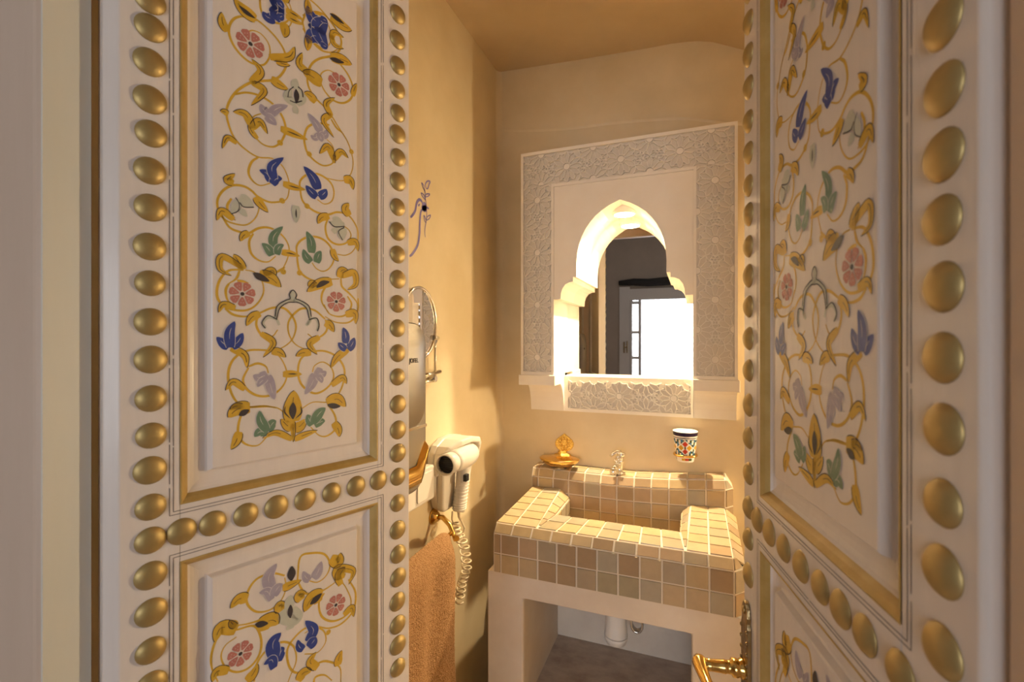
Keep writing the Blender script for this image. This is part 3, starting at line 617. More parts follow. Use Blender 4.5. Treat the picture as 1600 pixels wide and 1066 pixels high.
mb = MB(); mb.tube([(CC[0] + 0.0345 * math.cos(a), CC[1] + 0.0345 * math.sin(a), 1.046) for a in [2 * math.pi * j / 40 for j in range(40)]], 0.0042, 8, closed=True)
mb.tube([(CC[0], CC[1] + 0.034, 1.046), (CC[0], 1.70, 1.046)], 0.005, 8); mb.lathe([(0.015, 0), (0.013, 0.004), (0, 0.005)], (CC[0], 1.70, 1.046), axis=ax, n=20)
obj('brass_ring', mb, M['brass'], cu)

# ------------------------------------------------------------------ left wall: dove painting, dispenser, mirror, switch, dryer, towel
fwall = lambda u, v, h: (LX + h, u, v)
BIRD = [
    (0.0023, [(1.0855, 1.7554), (1.0958, 1.7632), (1.1091, 1.7798), (1.1163, 1.8017), (1.1286, 1.8152), (1.1410, 1.8152), (1.1476, 1.8075)]),
    (0.0023, [(1.1486, 1.7955), (1.1370, 1.7816), (1.1325, 1.7482), (1.1310, 1.7209), (1.1212, 1.6867), (1.0958, 1.6582), (1.0809, 1.6491)]),
    (0.0078, [(1.1460, 1.8071), (1.1547, 1.8026), (1.1665, 1.8030)]),
    (0.0041, [(1.1460, 1.7954), (1.1562, 1.7989), (1.1665, 1.8036)]),
    (0.0016, [(1.1639, 1.8029), (1.1733, 1.8048), (1.1813, 1.8030)]),
    (0.0031, [(1.1271, 1.8027), (1.1286, 1.8005), (1.1305, 1.7988)]),
    (0.0010, [(1.1588, 1.8545), (1.1614, 1.8319), (1.1665, 1.8113), (1.1691, 1.7899), (1.1665, 1.7671), (1.1598, 1.7435), (1.1588, 1.7296), (1.1608, 1.7168)]),
    (0.0010, [(1.1588, 1.8476), (1.1496, 1.8544), (1.1420, 1.8665), (1.1562, 1.8606), (1.1598, 1.8474)]),
    (0.0013, [(1.1665, 1.8582), (1.1614, 1.8677), (1.1718, 1.8806), (1.1877, 1.8848), (1.1823, 1.8756), (1.1744, 1.8606), (1.1665, 1.8577)]),
    (0.0010, [(1.1614, 1.8236), (1.1486, 1.8282), (1.1385, 1.8367), (1.1537, 1.8357), (1.1629, 1.8241)]),
    (0.0010, [(1.1639, 1.8326), (1.1665, 1.8417), (1.1861, 1.8479), (1.1770, 1.8392), (1.1639, 1.8326)]),
    (0.0010, [(1.1650, 1.7585), (1.1562, 1.7646), (1.1537, 1.7777), (1.1639, 1.7693), (1.1665, 1.7602)]),
    (0.0010, [(1.1681, 1.7675), (1.1718, 1.7781), (1.1903, 1.7874), (1.1823, 1.7751), (1.1691, 1.7672)]),
]
mb = MB()
for w, P in BIRD:
    ribbon(mb, catmull(P, 4), (lambda t, w=w: w * 3.5 * (0.75 + 0.35 * math.sin(math.pi * t))), fwall, 0.0006)
o = obj('painted_dove', mb, M['bird'], wall_left, local=True, fix=False); o['label'] = 'violet blue line painting of a dove holding an olive sprig'

# steel paper dispenser with rounded corners and a bulging front
di = thing('steel_dispenser', (LX, 0.87, 1.08), 'brushed steel wall dispenser with black lettering beside the open door edge', 'dispenser')
poly = rounded(0.775, 1.075, 0.966, 1.462, 0.055, 8)
mb = MB(); mb.prism(poly, LX, -0.590, lambda u, v, t: (t, u, v)); obj('housing', mb, M['steel'], di, bevel=0.006, seg=3)
inner = rounded(0.780, 1.225, 0.961, 1.457, 0.050, 8)
mb = MB(); n = len(inner); cy, cz = 0.87, 1.345
vv = []
for k in range(6):
    s = 1 - k / 5.5; vv += [(-0.590 + 0.014 * (1 - s * s) , cy + (u - cy) * (0.25 + 0.75 * s if k else 1), cz + (v - cz) * (0.25 + 0.75 * s if k else 1)) for u, v in inner]
ff = [(k * n + i, k * n + (i + 1) % n, (k + 1) * n + (i + 1) % n, (k + 1) * n + i) for k in range(5) for i in range(n)] + [tuple(5 * n + i for i in range(n))]
mb.add(vv, ff, 0, True); obj('cover', mb, M['steel'], di, fix=True)
mb = MB(); mb.prism([(0.777, 1.218), (0.965, 1.218), (0.965, 1.224), (0.777, 1.224)], -0.592, -0.5885, lambda u, v, t: (t, u, v)); obj('cover_edge', mb, M['chrome'], di)
mb = MB(); P = [(-0.588, 0.79, 1.135), (-0.575, 0.79, 1.118), (-0.575, 0.79, 1.098), (-0.60, 0.79, 1.080), (-0.64, 0.79, 1.076)]
Q = [(x, 0.92, z) for x, y, z in P]; E2 = [(x - 0.005, 0.958, z + 0.055) for x, y, z in P]
n = len(P); mb.add(P + Q + E2, [(i, i + 1, n + i + 1, n + i) for i in range(n - 1)] + [(n + i, n + i + 1, 2 * n + i + 1, 2 * n + i) for i in range(n - 1)], 0, True); obj('tray_lip', mb, M['brass'], di, fix=False)
tc = bpy.data.curves.new('lettering', 'FONT'); tc.body = 'JOFEL'; tc.size = 0.014; tc.extrude = 0.0003; tc.offset = 0.0003
to = bpy.data.objects.new('lettering_source', tc); C.objects.link(to); bpy.context.view_layer.update()
tm = bpy.data.meshes.new_from_object(to.evaluated_get(bpy.context.evaluated_depsgraph_get())); bpy.data.objects.remove(to)
tm.transform(Matrix(((0, 0, 1, -0.5754), (1, 0, 0, 0.872), (0, 1, 0, 1.372), (0, 0, 0, 1)))); tm.materials.clear(); tm.materials.append(M['ink']); tm.name = 'lettering'
link('lettering', tm, di)

# round magnifying mirror on a wall bracket
rm = thing('round_mirror', (LX, 1.18, 1.31), 'round chrome rimmed shaving mirror on a wall bracket above the dispenser', 'mirror')
mc = Vector((-0.668, 1.060, 1.467)); nz = Vector((0.997, 0.079, 0.0)).normalized(); nx = Vector((0, 0, 1)).cross(nz).normalized(); mx = Matrix((nx, Vector((0, 0, 1)), nz)).transposed()
mb = MB(); mb.tube([tuple(mc + mx @ Vector((0.093 * math.cos(a), 0.093 * math.sin(a), 0))) for a in [2 * math.pi * j / 56 for j in range(56)]], 0.0048, 10, closed=True); obj('rim', mb, M['chrome'], rm)
mb = MB(); mb.prism([(0.092 * math.cos(2 * math.pi * j / 56), 0.092 * math.sin(2 * math.pi * j / 56)) for j in range(56)], -0.004, 0.0005, lambda u, v, t: tuple(mc + mx @ Vector((u, v, t)))); obj('glass', mb, M['mirror'], rm)
mb = MB()
mb.tube([(-0.694, 1.182, 1.302), (-0.694, 1.182, 1.432)], 0.0042, 10); mb.tube([(-0.694, 1.112, 1.30), (-0.694, 1.112, 1.40)], 0.0035, 10)
mb.tube([(-0.670, 1.135, 1.430), (-0.69, 1.19, 1.429)], 0.0065, 10); mb.tube([(-0.694, 1.10, 1.322), (-0.694, 1.21, 1.330)], 0.0065, 10); mb.tube([(-0.700, 1.115, 1.305), (-0.700, 1.196, 1.305)], 0.0055, 10)
mb.tube([(LX, 1.182, 1.42), (-0.69, 1.182, 1.42)], 0.008, 10); mb.tube([(LX, 1.182, 1.312), (-0.69, 1.182, 1.312)], 0.008, 10)
obj('bracket', mb, M['chrome'], rm)

# white switch box
sw = thing('switch_box', (LX, 1.03, 0.985), 'cream plastic wall switch box under the steel dispenser', 'switch')
mb = MB(); mb.prism(rounded(0.93, 0.985, 1.135, 1.078, 0.006), LX, -0.668, lambda u, v, t: (t, u, v)); obj('box', mb, M['plastic'], sw, bevel=0.004, seg=3)
mb = MB(); mb.prism(rounded(1.045, 0.996, 1.122, 1.067, 0.006), -0.669, -0.664, lambda u, v, t: (t, u, v)); obj('rocker', mb, M['plastic'], sw, bevel=0.0015)

# hair dryer in its holder
hh = thing('dryer_holder', (LX, 1.27, 0.92), 'cream wall holder with a rounded hood cradling the hair dryer', 'holder')
fx = lambda u, v, t: (t, u, v)
bp = [(1.178, 0.985), (1.168, 1.06), (1.172, 1.095), (1.19, 1.115), (1.23, 1.129), (1.29, 1.131), (1.345, 1.120), (1.372, 1.098), (1.378, 1.06), (1.372, 1.02), (1.352, 0.99), (1.30, 0.975), (1.285, 0.93), (1.27, 0.918), (1.215, 0.918), (1.195, 0.932)]
mb = MB(); mb.prism(bp, LX, -0.690, fx); obj('back_plate', mb, M['plastic'], hh, bevel=0.006, seg=3)
hood_o = [(1.172, 1.03), (1.168, 1.065), (1.174, 1.095), (1.19, 1.114), (1.23, 1.128), (1.29, 1.130), (1.34, 1.119), (1.366, 1.099), (1.374, 1.065), (1.366, 1.03)]
hood_i = [(1.352, 1.03), (1.358, 1.06), (1.352, 1.086), (1.334, 1.101), (1.29, 1.112), (1.235, 1.110), (1.202, 1.099), (1.188, 1.085), (1.184, 1.062), (1.187, 1.03)]
mb = MB(); n = len(hood_o)
HX = [-0.682, -0.679, -0.668, -0.650, -0.632, -0.624, -0.624, -0.630, -0.640, -0.648]
Oi = hood_i[::-1]
for k in range(n - 1):
    o0, o1, i1, i0 = hood_o[k], hood_o[k + 1], Oi[k + 1], Oi[k]
    x0, x1 = HX[k], HX[k + 1]; mb.hexa([(-0.692, *o0), (-0.692, *o1), (-0.692, *i1), (-0.692, *i0), (x0, *o0), (x1, *o1), (x1, *i1), (x0, *i0)])
obj('hood', mb, M['plastic'], hh, merge=True, bevel=0.005, seg=3)
mb = MB(); mb.prism(rounded(1.185, 0.922, 1.262, 1.045, 0.02, 5), -0.692, -0.6685, fx); obj('cradle', mb, M['plastic'], hh, bevel=0.008, seg=3)

hd = thing('hair_dryer', (-0.645, 1.25, 0.91), 'cream hair dryer with ribbed handle hung nozzle first in its holder', 'hair dryer')
ay = Matrix(((1, 0, 0), (0, 0, 1), (0, 1, 0)))
mb = MB(); mb.lathe([(0.0, 0.175), (0.018, 0.173), (0.030, 0.162), (0.036, 0.140), (0.0375, 0.115), (0.036, 0.085), (0.032, 0.055), (0.029, 0.040)], (-0.645, 1.152, 1.073), axis=ay, n=32); obj('barrel', mb, M['plastic'], hd)
mb = MB(); mb.lathe([(0.0285, 0.044), (0.0295, 0.036), (0.030, 0.0), (0.0265, -0.001), (0.0255, 0.006), (0.025, 0.03)], (-0.645, 1.152, 1.073), axis=ay, n=32); mb.f = [f for f in mb.f if len(f) == 4]; mb.m = mb.m[:len(mb.f)]; mb.s = mb.s[:len(mb.f)]; obj('nozzle', mb, M['plastic'], hd, fix=False)
mb = MB(); mb.lathe([(0.0, 0.012), (0.0258, 0.012), (0.0258, 0.016)], (-0.645, 1.152, 1.073), axis=ay, n=28)
for k in range(-3, 4):
    w = math.sqrt(0.0245 ** 2 - (k * 0.006) ** 2); mb.bar((-0.645 - w, 1.162, 1.073 + k * 0.006), (-0.645 + w, 1.162, 1.073 + k * 0.006), 0.0018, 0.002, (0, -1, 0))
obj('grille', mb, M['black'], hd)
hp = [(-0.645, 1.275, 1.055), (-0.645, 1.266, 1.02), (-0.645, 1.255, 0.98), (-0.645, 1.243, 0.94), (-0.645, 1.236, 0.915)]
mb = MB(); mb.tube(hp, [0.023, 0.021, 0.0195, 0.0195, 0.0185], 20); obj('handle', mb, M['plastic'], hd, bevel=0.004)
mb = MB(); 
for k in range(11):
    t = 0.32 + 0.058 * k; i = int(t * 4); q = lerp(hp[min(i, 3)], hp[min(i, 3) + 1], t * 4 - min(i, 3))
    mb.tube([(q[0] + 0.0202 * math.cos(a), q[1] + 0.0202 * math.sin(a), q[2]) for a in [2 * math.pi * j / 20 for j in range(20)]], 0.0012, 6, closed=True)
obj('grip_ribs', mb, M['plastic'], hd)
mb = MB(); mb.box((-0.632, 1.238, 1.005), (-0.621, 1.256, 1.025)); obj('switch', mb, M['black'], hd, bevel=0.001)
# coiled cord: plain tails and a helix
def helix(path, r, turns, n):
    out = []
    for i in range(n):
        t = i / (n - 1) * (len(path) - 1); k = min(int(t), len(path) - 2); q = Vector(lerp(path[k], path[k + 1], t - k)); a = 2 * math.pi * turns * i / (n - 1)
        out.append(tuple(q + Vector((r * math.cos(a), r * math.sin(a), 0.25 * r * math.sin(a)))))
    return out
mb = MB()
mb.tube([(-0.645, 1.236, 0.918), (-0.645, 1.238, 0.900), (-0.643, 1.243, 0.888)], [0.006, 0.0045, 0.0032], 10)
mb.tube([(-0.643, 1.243, 0.89), (-0.641, 1.252, 0.875), (-0.640, 1.263, 0.858), (-0.642, 1.262, 0.845), (-0.650, 1.250, 0.838)] + helix([(-0.650, 1.247, 0.838), (-0.650, 1.278, 0.80), (-0.652, 1.296, 0.755), (-0.655, 1.310, 0.715)], 0.0145, 5, 120)
        + helix([(-0.656, 1.312, 0.712), (-0.664, 1.292, 0.675), (-0.668, 1.284, 0.62)], 0.0135, 7, 150), 0.0026, 8)
mb.tube([(-0.655, 1.215, 0.922), (-0.655, 1.213, 0.90), (-0.652, 1.217, 0.885)] + helix([(-0.65, 1.218, 0.885), (-0.648, 1.225, 0.862), (-0.648, 1.238, 0.842)], 0.012, 3, 60), 0.0030, 8)
obj('coiled_cord', mb, M['cord'], hd)

# brass robe hook with the terracotta towel
hk = thing('towel_hook', (LX, 1.208, 0.905), 'brass wall hook carrying the terracotta towel', 'hook')
mb = MB(); mb.lathe([(0.024, 0.0), (0.023, 0.006), (0.016, 0.012), (0.012, 0.018), (0.0, 0.02)], (LX, 1.205, 0.903), axis='x', n=24); obj('rose', mb, M['brass'], hk)
mb = MB(); mb.tube([(LX + 0.01, 1.205, 0.903), (-0.68, 1.203, 0.905), (-0.655, 1.197, 0.89), (-0.638, 1.188, 0.870), (-0.626, 1.178, 0.858), (-0.618, 1.172, 0.866)], [0.008, 0.0075, 0.007, 0.0065, 0.006, 0.008], 12)
mb.tube([(-0.640, 1.190, 0.872), (-0.650, 1.150, 0.868), (-0.652, 1.10, 0.870), (-0.652, 1.02, 0.872)], 0.006, 10); obj('arm', mb, M['brass'], hk)

tw = MB(); NU, NV = 46, 60
Y0T, Y1T, ZTOP = 0.865, 1.178, 0.893
def towel(side):
    out = []
    for j in range(NV + 1):
        v = j / NV
        for i in range(NU + 1):
            u = i / NU; y = Y0T + (Y1T - Y0T) * u
            zt = ZTOP - 0.010 * (1 - u) - 0.030 * max(0, (u - 0.80) / 0.20) ** 2
            z = zt - 0.62 * v
            bulge = math.sin(min(1.0, v * 9) * math.pi / 2)
            wave = 0.007 * math.sin(u * 7.0 + 1.2 * v) + 0.004 * math.sin(u * 17 + 3 * v)
            edge = math.sqrt(max(0.0, 1 - (2 * u - 1) ** 12))
            x = -0.642 + wave * min(1, v * 4) + side * (0.002 + 0.024 * bulge * edge)
            z += 0.0 if v > 0 else 0.004
            out.append((x, y - 0.006 * v * math.sin(5 * v) + 0.004 * math.sin(9 * v) * (u > 0.5) , z))
    return out
A, B_ = towel(1), towel(-1); w = NU + 1; off = len(A)
ff = []
for j in range(NV):
    for i in range(NU):
        a = j * w + i; ff += [(a, a + 1, a + w + 1, a + w), (off + a, off + a + w, off + a + w + 1, off + a + 1)]
for i in range(NU): ff += [(i, off + i, off + i + 1, i + 1), (NV * w + i, NV * w + i + 1, off + NV * w + i + 1, off + NV * w + i)]
for j in range(NV): a, b = j * w, (j + 1) * w; ff += [(a, b, off + b, off + a), (a + NU, off + a + NU, off + b + NU, b + NU)]
tw.add(A + B_, ff, 0, True)
o = obj('bath_towel', tw, M['towel']); o['label'] = 'folded terracotta terry towel hanging on the brass hook'; o['category'] = 'towel'
sd = o.modifiers.new('smooth', 'SUBSURF'); sd.levels = 2; sd.render_levels = 2
tx = bpy.data.textures.new('terry', 'CLOUDS'); tx.noise_scale = 0.0035; dm = o.modifiers.new('pile', 'DISPLACE'); dm.texture = tx; dm.strength = 0.0045; dm.texture_coords = 'LOCAL'

